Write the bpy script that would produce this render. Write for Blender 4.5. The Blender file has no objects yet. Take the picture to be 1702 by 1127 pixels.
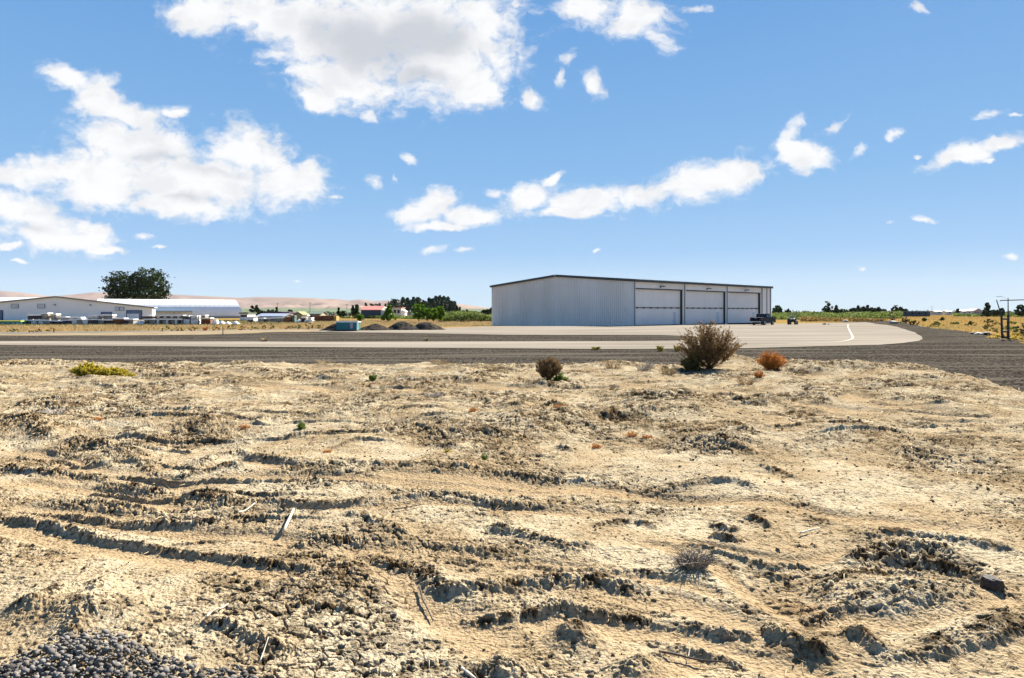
import bpy, bmesh, math, random
import numpy as np
from mathutils import Vector
C = bpy.context.scene
COL = C.collection
F, CX, HY, EH = 1134.667, 851.0, 519.0, 2.1
# ---------------------------------------------------------------- camera, sky, sun, exposure
cam = bpy.data.cameras.new('camera'); camo = bpy.data.objects.new('camera', cam); COL.objects.link(camo)
camo.location = (0, 0, EH); camo.rotation_euler = (math.radians(90), 0, 0)
cam.lens = 24; cam.sensor_width = 36; cam.shift_y = -44.5/1702; cam.clip_start = 0.1; cam.clip_end = 30000
C.camera = camo
SUN_EL, SUN_AZ = 35.0, 33.0           # azimuth measured from the view direction (+y) towards +x
C.view_settings.view_transform = 'Standard'; C.view_settings.look = 'None'
C.view_settings.exposure = 1.7; C.view_settings.gamma = 1.0; C.view_settings.use_curve_mapping = False
C.cycles.volume_bounces = 1; C.cycles.max_bounces = 6; C.cycles.transparent_max_bounces = 8
sl = bpy.data.lights.new('sun', 'SUN'); sl.energy = 5.0; sl.angle = math.radians(0.5); sl.color = (1.0, 0.945, 0.84)
so = bpy.data.objects.new('sun', sl); COL.objects.link(so)
e, a = math.radians(SUN_EL), math.radians(SUN_AZ)
sd = Vector((math.sin(a)*math.cos(e), math.cos(a)*math.cos(e), math.sin(e)))
so.rotation_euler = sd.to_track_quat('Z', 'Y').to_euler()

world = bpy.data.worlds.new('World'); C.world = world; world.use_nodes = True
NT = world.node_tree; NT.nodes.clear()
def wn(t, **k):
    n = NT.nodes.new(t)
    for kk, v in k.items(): setattr(n, kk, v)
    return n
def wm(op, a_, b_=None, c_=None, clamp=False):
    n = wn('ShaderNodeMath', operation=op); n.use_clamp = clamp
    for i, v in enumerate((a_, b_, c_)):
        if v is None: continue
        if isinstance(v, (int, float)): n.inputs[i].default_value = v
        else: NT.links.new(v, n.inputs[i])
    return n.outputs[0]
sky = wn('ShaderNodeTexSky', sky_type='NISHITA'); sky.sun_disc = False
sky.sun_elevation = e; sky.sun_rotation = a; sky.altitude = 500; sky.air_density = 1.0; sky.dust_density = 0.35; sky.ozone_density = 2.2
tc = wn('ShaderNodeTexCoord'); sx = wn('ShaderNodeSeparateXYZ'); NT.links.new(tc.outputs['Generated'], sx.inputs[0])
yy = wm('MAXIMUM', sx.outputs[1], 0.02)
U = wm('DIVIDE', sx.outputs[0], yy); V = wm('DIVIDE', sx.outputs[2], yy)
cv = wn('ShaderNodeCombineXYZ'); NT.links.new(U, cv.inputs[0]); NT.links.new(V, cv.inputs[1])
# domain warp
nz = wn('ShaderNodeTexNoise'); nz.inputs['Scale'].default_value = 9; nz.inputs['Detail'].default_value = 5; nz.inputs['Roughness'].default_value = .6
NT.links.new(cv.outputs[0], nz.inputs['Vector'])
vs = wn('ShaderNodeVectorMath', operation='MULTIPLY_ADD'); NT.links.new(nz.outputs['Color'], vs.inputs[0]); vs.inputs[1].default_value = (.075, .055, 0); vs.inputs[2].default_value = (-.0375, -.0275, 0)
va = wn('ShaderNodeVectorMath', operation='ADD'); NT.links.new(cv.outputs[0], va.inputs[0]); NT.links.new(vs.outputs[0], va.inputs[1])
P = va.outputs[0]
def blob(px, py, rx, ry, rot=0, vec=None):
    m = wn('ShaderNodeMapping', vector_type='TEXTURE'); NT.links.new(vec or P, m.inputs['Vector'])
    m.inputs['Location'].default_value = ((px-CX)/F, (HY-py)/F, 0); m.inputs['Rotation'].default_value = (0, 0, math.radians(rot))
    m.inputs['Scale'].default_value = (rx*1.45/F, ry*1.45/F, 1)
    g = wn('ShaderNodeTexGradient', gradient_type='SPHERICAL'); NT.links.new(m.outputs[0], g.inputs[0])
    return g.outputs[1]
big = [(600,50,190,100,-8),(470,25,150,62,-12),(740,100,110,78,0),(330,18,70,32,-10),(560,125,110,50,-15),(815,60,55,62,0),(775,135,60,48,0),(530,160,36,24,-30),(690,40,170,60,0),
 (110,128,48,20,-15),(165,158,42,38,-35),(215,185,62,20,-10),(290,183,32,12,0),
 (230,240,120,52,-8),(300,300,190,56,-5),(90,285,110,34,8),(415,250,78,46,-20),(485,300,80,36,-10),(525,290,40,30,0),(290,340,110,24,-5),(180,305,120,45,0),(20,300,60,20,0),
 (55,365,80,34,-10),(90,395,95,28,-5),(180,415,46,7,0),(150,380,40,18,-20),(15,415,30,7,0),
 (715,345,42,26,35),(690,362,45,16,0),(785,362,62,20,0),(730,380,70,8,0),
 (885,325,45,22,20),(960,335,100,24,-4),(1060,322,85,24,8),(1180,300,95,32,10),(1235,292,46,24,0),(935,352,60,10,0),(910,300,24,8,35),
 (975,15,60,30,0),(1060,25,60,38,-20),(1340,258,44,26,0),(1600,252,62,18,18),(1670,232,46,14,8),(985,132,24,24,40),(890,162,22,18,-20)]
thin = [(240,390,22,9,0),(685,262,28,12,-25),(625,302,14,20,20),(728,418,26,8,0),(772,421,17,7,0),(822,318,26,11,15),(565,333,18,5,0),(655,295,6,10,0),(268,408,14,4,0),(355,362,14,9,0),(382,334,12,10,0),
 (940,98,24,14,30),(925,125,10,16,0),(1312,222,15,34,-20),(1375,208,42,11,25),(1425,240,18,10,20),(1490,218,34,10,30),(1645,186,34,9,10),(1690,188,16,5,0),
 (1530,368,34,7,5),(1475,368,12,5,0),(1525,15,16,16,30),(1690,420,14,8,0),(852,15,18,12,0),(1640,262,14,5,0),(1525,252,12,5,0),(1433,447,9,4,0),(998,418,9,4,0),(610,190,22,16,-40),(492,456,10,3,0),(30,440,22,3,0),(1090,60,40,24,-30),(1150,10,30,10,0)]
acc = None; gm = None
for b in big:
    o = blob(*b); acc = o if acc is None else wm('SMOOTH_MAX', acc, o, 0.22); gm = o if gm is None else wm('MAXIMUM', gm, o)
th = None
for b in thin:
    o = blob(*b); th = o if th is None else wm('MAXIMUM', th, o)
def noise(sc, det, rough, stretch=(1,1,1), vec=None, typ=None):
    m = wn('ShaderNodeMapping'); m.inputs['Scale'].default_value = stretch; NT.links.new(vec or cv.outputs[0], m.inputs['Vector'])
    n = wn('ShaderNodeTexNoise'); n.inputs['Scale'].default_value = sc; n.inputs['Detail'].default_value = det; n.inputs['Roughness'].default_value = rough
    NT.links.new(m.outputs[0], n.inputs['Vector']); return n.outputs[0]
n1 = noise(14, 12, .62, (1,1.5,1), P)
n2 = noise(34, 10, .62, (1,1.3,1), P)
nn = wm('ADD', wm('MULTIPLY', wm('SUBTRACT', n1, .5), 1.15), wm('MULTIPLY', wm('SUBTRACT', n2, .5), 1.0))
def sstep(x, lo, hi):
    n = wn('ShaderNodeMapRange', interpolation_type='SMOOTHSTEP'); NT.links.new(x, n.inputs[0])
    n.inputs[1].default_value = lo; n.inputs[2].default_value = hi; n.inputs[3].default_value = 0; n.inputs[4].default_value = 1
    return n.outputs[0]
gate = sstep(gm, 0.0, .14)
dens = wm('MULTIPLY', sstep(wm('ADD', acc, wm('MULTIPLY', nn, 1.0)), .15, .68), gate)
dthin = wm('MULTIPLY', wm('MULTIPLY', sstep(wm('ADD', th, wm('MULTIPLY', nn, 1.5)), .28, .95), sstep(th, 0.05, .45)), .9)
dall = wm('MAXIMUM', dens, dthin)
front = sstep(sx.outputs[1], .05, .15)
dall = wm('MULTIPLY', dall, front)
# thick undersides of the biggest clouds are greyer
sh = None
for b, k_ in [((625,70,150,58,-8),1),((690,60,110,48,0),1),((700,120,80,26,0),.8),((260,255,90,18,-5),.6),((360,285,120,18,-8),.55),((300,330,110,12,-5),.5),((60,385,60,14,0),.5),((960,345,80,8,0),.4),((1170,318,60,8,0),.35)]:
    o = wm('MULTIPLY', blob(*b), k_); sh = o if sh is None else wm('MAXIMUM', sh, o)
shade = wm('MULTIPLY', sstep(wm('ADD', sh, wm('MULTIPLY', wm('SUBTRACT', noise(9, 8, .55, (1,1.4,1), P), .5), 1.0)), .12, .75), .8, clamp=True)
puff = wm('MULTIPLY', sstep(noise(16, 10, .6, (1,1.5,1), P), .42, .66), .30)
shade = wm('MAXIMUM', shade, puff)
cc = wn('ShaderNodeMix', data_type='RGBA'); NT.links.new(shade, cc.inputs[0])
cc.inputs[6].default_value = (3.0, 3.02, 3.05, 1); cc.inputs[7].default_value = (1.65, 1.78, 1.98, 1)
# the clear sky: the physical sky, evened out by elevation
SG = 1/(0.10*2**1.7)
ramp = wn('ShaderNodeValToRGB'); cr = ramp.color_ramp; NT.links.new(sx.outputs[2], ramp.inputs[0])
cr.elements[0].position = 0.0; cr.elements[0].color = (.56, .73, .87, 1); cr.elements[1].position = 1.0; cr.elements[1].color = (.05, .16, .44, 1)
for p_, c_ in ((.035,(.49,.68,.87,1)),(.083,(.33,.56,.86,1)),(.19,(.23,.47,.80,1)),(.40,(.145,.36,.72,1)),(.6,(.09,.26,.62,1))):
    q_ = cr.elements.new(p_); q_.color = c_
rs = wn('ShaderNodeVectorMath', operation='SCALE'); NT.links.new(ramp.outputs[0], rs.inputs[0]); rs.inputs['Scale'].default_value = SG
tint = wn('ShaderNodeMix', data_type='RGBA'); tint.inputs[0].default_value = .98; NT.links.new(sky.outputs[0], tint.inputs[6]); NT.links.new(rs.outputs[0], tint.inputs[7])
mx = wn('ShaderNodeMix', data_type='RGBA'); NT.links.new(dall, mx.inputs[0]); NT.links.new(tint.outputs[2], mx.inputs[6]); NT.links.new(cc.outputs[2], mx.inputs[7])
bg = wn('ShaderNodeBackground'); bg.inputs[1].default_value = 0.10; NT.links.new(mx.outputs[2], bg.inputs[0])
wo = wn('ShaderNodeOutputWorld'); NT.links.new(bg.outputs[0], wo.inputs[0])

# ---------------------------------------------------------------- helpers
R = random.Random(7); RN = np.random.RandomState(11)
def xat(px, d): return (px-CX)/F*d
def zat(py, d): return EH-(py-HY)/F*d
def at(px, py, z=0.0):
    d = (EH-z)*F/(py-HY); return ((px-CX)/F*d, d, z)
def sm(t): t = np.clip(t, 0, 1); return t*t*(3-2*t)
def zt(x, y):
    return float(-0.55*sm((y-104)/14)*sm((22-x)/12)*sm((x+38)/18) - 0.2*sm((y-110)/25)*sm((x-20)/15))
def M(name, c1, c2=None, scale=4, rough=.85, bump=0, bscale=30, metal=0, detail=6, stretch=None, coords='Object', contrast=(.35,.65), rand=0, spec=.5, trans=0, bdist=.02):
    m = bpy.data.materials.new(name); m.use_nodes = True; t = m.node_tree; b = t.nodes['Principled BSDF']
    b.inputs['Roughness'].default_value = rough; b.inputs['Metallic'].default_value = metal; b.inputs['Specular IOR Level'].default_value = spec
    c2 = c2 or tuple(v*.86 for v in c1)
    tcn = t.nodes.new('ShaderNodeTexCoord'); mp = t.nodes.new('ShaderNodeMapping'); t.links.new(tcn.outputs[coords], mp.inputs[0])
    if stretch: mp.inputs['Scale'].default_value = stretch
    n = t.nodes.new('ShaderNodeTexNoise'); n.inputs['Scale'].default_value = scale; n.inputs['Detail'].default_value = detail; t.links.new(mp.outputs[0], n.inputs['Vector'])
    r = t.nodes.new('ShaderNodeMapRange'); r.inputs[1].default_value = contrast[0]; r.inputs[2].default_value = contrast[1]; t.links.new(n.outputs[0], r.inputs[0])
    x = t.nodes.new('ShaderNodeMix'); x.data_type = 'RGBA'; x.inputs[6].default_value = (*c1, 1); x.inputs[7].default_value = (*c2, 1); t.links.new(r.outputs[0], x.inputs[0])
    out = x.outputs[2]
    if rand:
        g = t.nodes.new('ShaderNodeNewGeometry'); h = t.nodes.new('ShaderNodeHueSaturation'); rr = t.nodes.new('ShaderNodeMapRange')
        rr.inputs[3].default_value = 1-rand; rr.inputs[4].default_value = 1+rand; t.links.new(g.outputs['Random Per Island'], rr.inputs[0])
        t.links.new(rr.outputs[0], h.inputs['Value']); t.links.new(out, h.inputs['Color']); out = h.outputs[0]
    t.links.new(out, b.inputs['Base Color'])
    if bump:
        n2 = t.nodes.new('ShaderNodeTexNoise'); n2.inputs['Scale'].default_value = bscale; n2.inputs['Detail'].default_value = 5; t.links.new(mp.outputs[0], n2.inputs['Vector'])
        bp = t.nodes.new('ShaderNodeBump'); bp.inputs['Strength'].default_value = bump; bp.inputs['Distance'].default_value = bdist; t.links.new(n2.outputs[0], bp.inputs['Height']); t.links.new(bp.outputs[0], b.inputs['Normal'])
    if trans:
        tr = t.nodes.new('ShaderNodeBsdfTranslucent'); t.links.new(out, tr.inputs[0]); ms = t.nodes.new('ShaderNodeMixShader'); ms.inputs[0].default_value = trans
        t.links.new(b.outputs[0], ms.inputs[1]); t.links.new(tr.outputs[0], ms.inputs[2]); t.links.new(ms.outputs[0], t.nodes['Material Output'].inputs[0])
    return m
def tag(o, label=None, cat=None, group=None, kind=None):
    if label: o['label'] = label
    if cat: o['category'] = cat
    if group: o['group'] = group
    if kind: o['kind'] = kind
    return o
def empty(name, loc, rz=0, **k):
    o = bpy.data.objects.new(name, None); COL.objects.link(o); o.location = loc; o.rotation_euler = (0, 0, rz); o.empty_display_size = .5
    return tag(o, **k)
def npobj(name, V_, F_, mat, parent=None, smooth=False):
    me = bpy.data.meshes.new(name); V_ = np.asarray(V_, dtype=np.float32); F_ = np.asarray(F_, dtype=np.int32); k = F_.shape[1]
    me.vertices.add(len(V_)); me.vertices.foreach_set('co', V_.ravel()); me.loops.add(F_.size); me.loops.foreach_set('vertex_index', F_.ravel())
    me.polygons.add(len(F_)); me.polygons.foreach_set('loop_start', np.arange(0, F_.size, k, dtype=np.int32)); me.polygons.foreach_set('loop_total', np.full(len(F_), k, dtype=np.int32))
    me.update(calc_edges=True); me.validate()
    if smooth: me.polygons.foreach_set('use_smooth', [True]*len(F_))
    me.materials.append(mat); o = bpy.data.objects.new(name, me); COL.objects.link(o); o.parent = parent
    return o
class MB:
    def __init__(s): s.v = []; s.f = []
    def add(s, vs, fs): k = len(s.v); s.v += [tuple(p) for p in vs]; s.f += [tuple(i+k for i in f) for f in fs]; return s
    def box(s, x0, x1, y0, y1, z0, z1):
        return s.add([(x0,y0,z0),(x1,y0,z0),(x1,y1,z0),(x0,y1,z0),(x0,y0,z1),(x1,y0,z1),(x1,y1,z1),(x0,y1,z1)], [(0,3,2,1),(4,5,6,7),(0,1,5,4),(1,2,6,5),(2,3,7,6),(3,0,4,7)])
    def bar(s, p, q, w, h=None):
        p, q = Vector(p), Vector(q); d = (q-p).normalized(); h = h or w
        u = d.cross(Vector((0,0,1))); u = u.normalized() if u.length > 1e-3 else Vector((1,0,0)); v = u.cross(d).normalized()
        c = [(-w/2,-h/2),(w/2,-h/2),(w/2,h/2),(-w/2,h/2)]
        return s.add([p+u*a_+v*b_ for a_, b_ in c]+[q+u*a_+v*b_ for a_, b_ in c], [(3,2,1,0),(4,5,6,7),(0,1,5,4),(1,2,6,5),(2,3,7,6),(3,0,4,7)])
    def tube(s, pts, rad, n=6):
        pts = [Vector(p) for p in pts]; vs = []; fs = []
        if not isinstance(rad, (list, tuple)): rad = [rad]*len(pts)
        for i, p in enumerate(pts):
            d = (pts[min(i+1, len(pts)-1)]-pts[max(i-1, 0)]).normalized()
            u = d.cross(Vector((0,1,.02))); u = u.normalized() if u.length > 1e-3 else Vector((1,0,0)); v = d.cross(u).normalized()
            for k in range(n):
                t = 2*math.pi*k/n; vs.append(p+(u*math.cos(t)+v*math.sin(t))*rad[i])
        for i in range(len(pts)-1):
            for k in range(n): a0 = i*n+k; b0 = i*n+(k+1)%n; fs.append((a0, b0, b0+n, a0+n))
        fs.append(tuple(range(n-1, -1, -1))); fs.append(tuple(range((len(pts)-1)*n, len(pts)*n)))
        return s.add(vs, fs)
    def prism(s, poly, axis, a0, a1):           # poly in the two other axes (in order), extruded along axis
        n = len(poly); vs = []
        for v in (a0, a1):
            for p in poly: q = list(p); q.insert(axis, v); vs.append(q)
        return s.add(vs, [tuple(range(n)), tuple(range(2*n-1, n-1, -1))]+[(i, i+n, (i+1)%n+n, (i+1)%n) for i in range(n)])
    def cyl(s, c, axis, r, h, n=20):
        poly = [(c[(axis+1)%3]+r*math.cos(2*math.pi*k/n), c[(axis+2)%3]+r*math.sin(2*math.pi*k/n)) for k in range(n)]
        if axis == 1: poly = [(q, p) for p, q in poly]
        return s.prism(poly, axis, c[axis]-h/2, c[axis]+h/2)
    def build(s, name, mat, parent=None, smooth=False, bevel=0, **k):
        me = bpy.data.meshes.new(name); me.from_pydata(s.v, [], s.f); me.materials.append(mat)
        bm = bmesh.new(); bm.from_mesh(me); bmesh.ops.recalc_face_normals(bm, faces=bm.faces)
        if bevel: bmesh.ops.bevel(bm, geom=bm.edges[:], offset=bevel, segments=2, affect='EDGES', clamp_overlap=True)
        bm.to_mesh(me); bm.free()
        if smooth: me.polygons.foreach_set('use_smooth', [True]*len(me.polygons))
        o = bpy.data.objects.new(name, me); COL.objects.link(o); o.parent = parent
        return tag(o, **k)
def copy_tree(o, parent=None):
    c = o.copy(); COL.objects.link(c); c.parent = parent
    for ch in [q for q in bpy.data.objects if q.parent == o]: copy_tree(ch, c)
    return c

# numpy noise
def _h(ix, iy, s):
    n = (ix.astype(np.int64)*374761393 + iy.astype(np.int64)*668265263 + s*1442695041) & 0xffffffff
    n = ((n ^ (n >> 13))*1274126177) & 0xffffffff; n = ((n ^ (n >> 16))*2246822519) & 0xffffffff
    return ((n ^ (n >> 15)) & 0xffffff)/float(0xffffff)
def vn(x, y, s=0):
    ix = np.floor(x); iy = np.floor(y); fx = x-ix; fy = y-iy; fx = fx*fx*fx*(fx*(fx*6-15)+10); fy = fy*fy*fy*(fy*(fy*6-15)+10)
    ix = ix.astype(np.int64); iy = iy.astype(np.int64)
    a_ = _h(ix, iy, s); b_ = _h(ix+1, iy, s); c_ = _h(ix, iy+1, s); d_ = _h(ix+1, iy+1, s)
    return (a_*(1-fx)+b_*fx)*(1-fy)+(c_*(1-fx)+d_*fx)*fy
def fbm(x, y, f0, octv=4, s=0, g=.5):
    r = 0; a_ = 1; t = 0
    for i in range(octv):
        c, q = math.cos(i*.9+.3), math.sin(i*.9+.3)
        r = r+a_*(vn((x*c-y*q)*f0+i*17.3, (x*q+y*c)*f0-i*9.1, s+i)-.5); t += a_; a_ *= g; f0 *= 2.03
    return r/t*2
def voro(x, y, s=0):
    ix = np.floor(x).astype(np.int64); iy = np.floor(y).astype(np.int64); f1 = np.full(x.shape, 9.); f2 = np.full(x.shape, 9.)
    for dx in (-1, 0, 1):
        for dy in (-1, 0, 1):
            jx = ix+dx; jy = iy+dy; d = np.hypot(jx+_h(jx, jy, s)-x, jy+_h(jx, jy, s+51)-y)
            f2 = np.minimum(f2, np.maximum(f1, d)); f1 = np.minimum(f1, d)
    return f1, f2
# ---------------------------------------------------------------- setting: ground, hills, gravel, pavements
m_field = M('dry_field', (0.264,0.160,0.052), (0.200,0.144,0.052), scale=.05, rough=.95, bump=.5, bscale=6, detail=12, contrast=(.3,.7), bdist=.1, spec=0)
m_gravel = M('road_gravel', (.016,.0135,.011), (.135,.117,.095), scale=9, rough=.95, bump=1, bscale=13, detail=4, contrast=(.44,.66), bdist=.10, spec=0)
m_sand = M('pale_soil', (0.280,0.220,0.144), (0.200,0.152,0.096), scale=.35, rough=.95, bump=.4, bscale=5, detail=10, bdist=.06, spec=0)
m_asph = M('pale_pavement', (.268,.233,.188), (.188,.163,.131), scale=.14, rough=.85, bump=.1, bscale=40, detail=9, stretch=(.35,2.2,1), contrast=(.40,.62), spec=0)
m_road = M('grey_road', (0.173,0.154,0.128), (0.141,0.128,0.109), scale=.3, rough=.9, spec=0)
m_paint = M('line_paint', (.315,.275,.195), (.25,.22,.165), scale=1.5, rough=.8, spec=.12)
# gravel: second, larger-scale tone (wheel tracks) along the drive
t = m_gravel.node_tree; b = t.nodes['Principled BSDF']; src = b.inputs['Base Color'].links[0].from_socket
tcn = t.nodes.new('ShaderNodeTexCoord'); mp = t.nodes.new('ShaderNodeMapping'); t.links.new(tcn.outputs['Object'], mp.inputs[0]); mp.inputs['Scale'].default_value = (.14, 1.5, 1); mp.inputs['Rotation'].default_value = (0,0,math.radians(-9))
n = t.nodes.new('ShaderNodeTexNoise'); n.inputs['Scale'].default_value = .55; n.inputs['Detail'].default_value = 8; n.inputs['Distortion'].default_value = .6; t.links.new(mp.outputs[0], n.inputs['Vector'])
r = t.nodes.new('ShaderNodeMapRange'); r.inputs[1].default_value = .50; r.inputs[2].default_value = .60; r.inputs[3].default_value = 0; r.inputs[4].default_value = .62; t.links.new(n.outputs[0], r.inputs[0])
x = t.nodes.new('ShaderNodeMix'); x.data_type = 'RGBA'; x.inputs[7].default_value = (.125,.108,.085,1); t.links.new(r.outputs[0], x.inputs[0]); t.links.new(src, x.inputs[6]); t.links.new(x.outputs[2], b.inputs['Base Color'])
# field: green and gold patches
t = m_field.node_tree; b = t.nodes['Principled BSDF']; src = b.inputs['Base Color'].links[0].from_socket
n = t.nodes.new('ShaderNodeTexNoise'); n.inputs['Scale'].default_value = .012; n.inputs['Detail'].default_value = 10; tcn = t.nodes.new('ShaderNodeTexCoord'); mp = t.nodes.new('ShaderNodeMapping'); mp.inputs['Scale'].default_value = (.35,1,1)
t.links.new(tcn.outputs['Object'], mp.inputs[0]); t.links.new(mp.outputs[0], n.inputs['Vector'])
r = t.nodes.new('ShaderNodeMapRange'); r.inputs[1].default_value = .5; r.inputs[2].default_value = .62; t.links.new(n.outputs[0], r.inputs[0])
x = t.nodes.new('ShaderNodeMix'); x.data_type = 'RGBA'; x.inputs[7].default_value = (.12,.135,.052,1); t.links.new(r.outputs[0], x.inputs[0]); t.links.new(src, x.inputs[6]); t.links.new(x.outputs[2], b.inputs['Base Color'])

gx = sorted(set([-7000,-4000,-2000,-1000,-500,-250,-120,-70]+list(range(-48, 72, 4))+[90,130,250,500,1000,2000,4000,7000]))
gy = sorted(set([-60,-20,0,20,40,60,80,96]+list(range(100, 148, 4))+[170,220,300,400,600,900,1400,2200,3500,5200,7000]))
V_ = [(x_, y_, zt(x_, y_)-.06) for y_ in gy for x_ in gx]; nx = len(gx)
F_ = [(j*nx+i, j*nx+i+1, (j+1)*nx+i+1, (j+1)*nx+i) for j in range(len(gy)-1) for i in range(nx-1)]
tag(npobj('ground', V_, F_, m_field), kind='structure')

def sheet(name, pts, off, mat, z0=0.0, jit=0, seg=3.0, kind='structure'):
    P_ = [at(px, py, z0)[:2] for px, py in pts]
    if jit:
        Q = []
        for i in range(len(P_)):
            a_ = Vector(P_[i]); b_ = Vector(P_[(i+1)%len(P_)]); L = (b_-a_).length; n_ = max(1, min(400, int(L/seg)))
            for k in range(n_):
                p = a_.lerp(b_, k/n_); w = fbm(np.array([p.x]), np.array([p.y]), .35, 4, 5)[0]; w2 = fbm(np.array([p.x]), np.array([p.y]), .35, 4, 25)[0]
                Q.append((p.x+w*jit, p.y+w2*jit))
        P_ = Q
    bm = bmesh.new(); f = bm.faces.new([bm.verts.new((p[0], p[1], 0)) for p in P_]); bmesh.ops.triangulate(bm, faces=[f])
    for k in range(-48, 72, 4): bmesh.ops.bisect_plane(bm, geom=bm.verts[:]+bm.edges[:]+bm.faces[:], plane_co=(k,0,0), plane_no=(1,0,0))
    for k in range(100, 148, 4): bmesh.ops.bisect_plane(bm, geom=bm.verts[:]+bm.edges[:]+bm.faces[:], plane_co=(0,k,0), plane_no=(0,1,0))
    for v in bm.verts: v.co.z = zt(v.co.x, v.co.y)+off
    bmesh.ops.recalc_face_normals(bm, faces=bm.faces)
    if sum(f_.normal.z for f_ in bm.faces) < 0: bmesh.ops.reverse_faces(bm, faces=bm.faces[:])
    me = bpy.data.meshes.new(name); bm.to_mesh(me); bm.free(); me.materials.append(mat)
    o = bpy.data.objects.new(name, me); COL.objects.link(o); return tag(o, kind=kind)
sheet('gravel_road', [(-900,760),(-900,558),(0,556.5),(180,556.5),(300,556),(400,554),(432,551.3),(520,551),(700,550),(840,548),(1000,545),(1300,538),(1425,533),(1447,531.3),(1493,532.6),(1545,544),(1620,553),(1660,562),(1702,567),(1900,592),(2300,640),(2300,760)], -.03, m_gravel, jit=1.8, seg=1.2)
sheet('bare_soil', [(-900,559.5),(-900,555),(0,553),(200,551.5),(400,547.6),(540,546.3),(700,545),(835,541),(960,539.5),(1000,541),(840,545),(700,549),(560,551),(440,551.7),(425,553.2),(330,556),(180,557.2),(0,557.2)], -.022, m_sand, jit=.8)
sheet('field_track', [(-900,557),(-900,553.5),(0,551.3),(200,549.9),(400,546.9),(540,546.0),(560,546.6),(400,548.0),(200,552.0),(0,555.0)], -.014, m_road)
sheet('apron', [(520,549.8),(560,549.2),(700,546.8),(830,543.0),(960,542.0),(1050,541.0),(1060,537),(1290,536.5),(1345,535.7),(1440,534),(1450,535.5),(1490,543),(1520,552),(1531,559),(1533,563),(1528,566.5),(1500,570),(1460,573),(1240,578.5),(1000,580),(600,577.5),(300,575.6),(0,573.5),(-900,569),(-900,563.5),(0,567),(600,568),(1040,566.8),(1120,566),(1158,564),(1165,561),(1150,558.5),(1100,557),(840,556.3),(700,554),(600,552.6),(520,551)], 0, m_asph, jit=.12, seg=1.5)
def ribbon(name, pts, w, off, mat):
    Q = [Vector(at(px, py)[:2]) for px, py in pts]; P_ = []
    for i in range(len(Q)-1):
        p0, p1, p2, p3 = Q[max(i-1,0)], Q[i], Q[i+1], Q[min(i+2,len(Q)-1)]
        for k in range(6):
            u = k/6; P_.append(.5*((2*p1)+(p2-p0)*u+(2*p0-5*p1+4*p2-p3)*u*u+(3*p1-p0-3*p2+p3)*u**3))
    P_.append(Q[-1]); vs = []; fs = []
    for i, p in enumerate(P_):
        d = (P_[min(i+1,len(P_)-1)]-P_[max(i-1,0)]).normalized(); nn_ = Vector((-d.y, d.x))*w/2
        vs += [(*(p+nn_), zt(*p)+off), (*(p-nn_), zt(*p)+off)]
    for i in range(len(P_)-1): fs.append((2*i+1, 2*i+3, 2*i+2, 2*i))
    return tag(npobj(name, vs, fs, mat), kind='structure')
ribbon('painted_line', [(1410,537.5),(1409,542),(1411,547),(1413.5,552),(1416,557),(1417.5,561),(1413,564.6),(1392,568),(1350,570),(1272,573),(1150,574.5),(900,575)], .16, .006, m_paint)
ribbon('painted_line', [(1417,562.8),(1435,563.4),(1455,564),(1480,564.9)], .14, .010, m_paint)

# hills beyond the valley
m_hill = M('bare_hills', (0.288,0.212,0.164), (0.216,0.164,0.148), scale=.0016, rough=1, detail=12, contrast=(.35,.65), spec=0)
t = m_hill.node_tree; b = t.nodes['Principled BSDF']; src = b.inputs['Base Color'].links[0].from_socket
g = t.nodes.new('ShaderNodeNewGeometry'); s_ = t.nodes.new('ShaderNodeSeparateXYZ'); t.links.new(g.outputs['Position'], s_.inputs[0])
r = t.nodes.new('ShaderNodeMapRange'); r.inputs[1].default_value = 20; r.inputs[2].default_value = 34; r.inputs[3].default_value = 1; r.inputs[4].default_value = 0; t.links.new(s_.outputs[2], r.inputs[0])
x = t.nodes.new('ShaderNodeMix'); x.data_type = 'RGBA'; x.inputs[7].default_value = (.12,.15,.09,1); t.links.new(r.outputs[0], x.inputs[0]); t.links.new(src, x.inputs[6]); t.links.new(x.outputs[2], b.inputs['Base Color'])
HP = [(-700,486),(-200,480),(0,482.7),(40,486),(75,491),(95,491.3),(120,489),(155,485.3),(180,486),(280,488.3),(300,489.5),(350,492),(400,494.3),(430,493),(490,494),(520,495),(540,496.5),(555,496),(580,499),(600,496.8),(622,499.8),(645,498.5),(700,500),(760,504.5),(800,509.5),(820,512.5),(845,517),(880,519.5),(1100,519.5)]
hx = np.array([p[0] for p in HP]); hy = np.array([p[1] for p in HP])
us = np.linspace(-700, 1000, 500); ds = np.linspace(2600, 6600, 90)
PX, D = np.meshgrid(us, ds); X = (PX-CX)/F*D; top = (HY-np.interp(PX, hx, hy))/F*5400
w = np.where(D < 5400, ((D-2600)/2800).clip(0, 1)**1.9, (1-((D-5400)/1600)**2))
rid = 1-np.abs(fbm(X, D, 1/620, 5, 40)); rid2 = fbm(X, D, 1/260, 4, 60)
Z = top*w*(1-.22*(1-w)) - (1-rid)*130*sm(w*2.2)*sm((1-w)*2.5)*np.clip(top/120, 0, 1) + rid2*16*sm(w*3)*sm((1-w)*6)*np.clip(top/120,0,1) - 4*(1-sm(w*60))
nxx = len(us); V_ = np.stack([X, D, Z-2*(PX>860)], -1).reshape(-1, 3); i_, j_ = np.meshgrid(np.arange(nxx-1), np.arange(len(ds)-1)); k_ = (j_*nxx+i_).ravel()
tag(npobj('hills', V_, np.stack([k_, k_+1, k_+nxx+1, k_+nxx], -1), m_hill, smooth=True), kind='structure')

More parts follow.
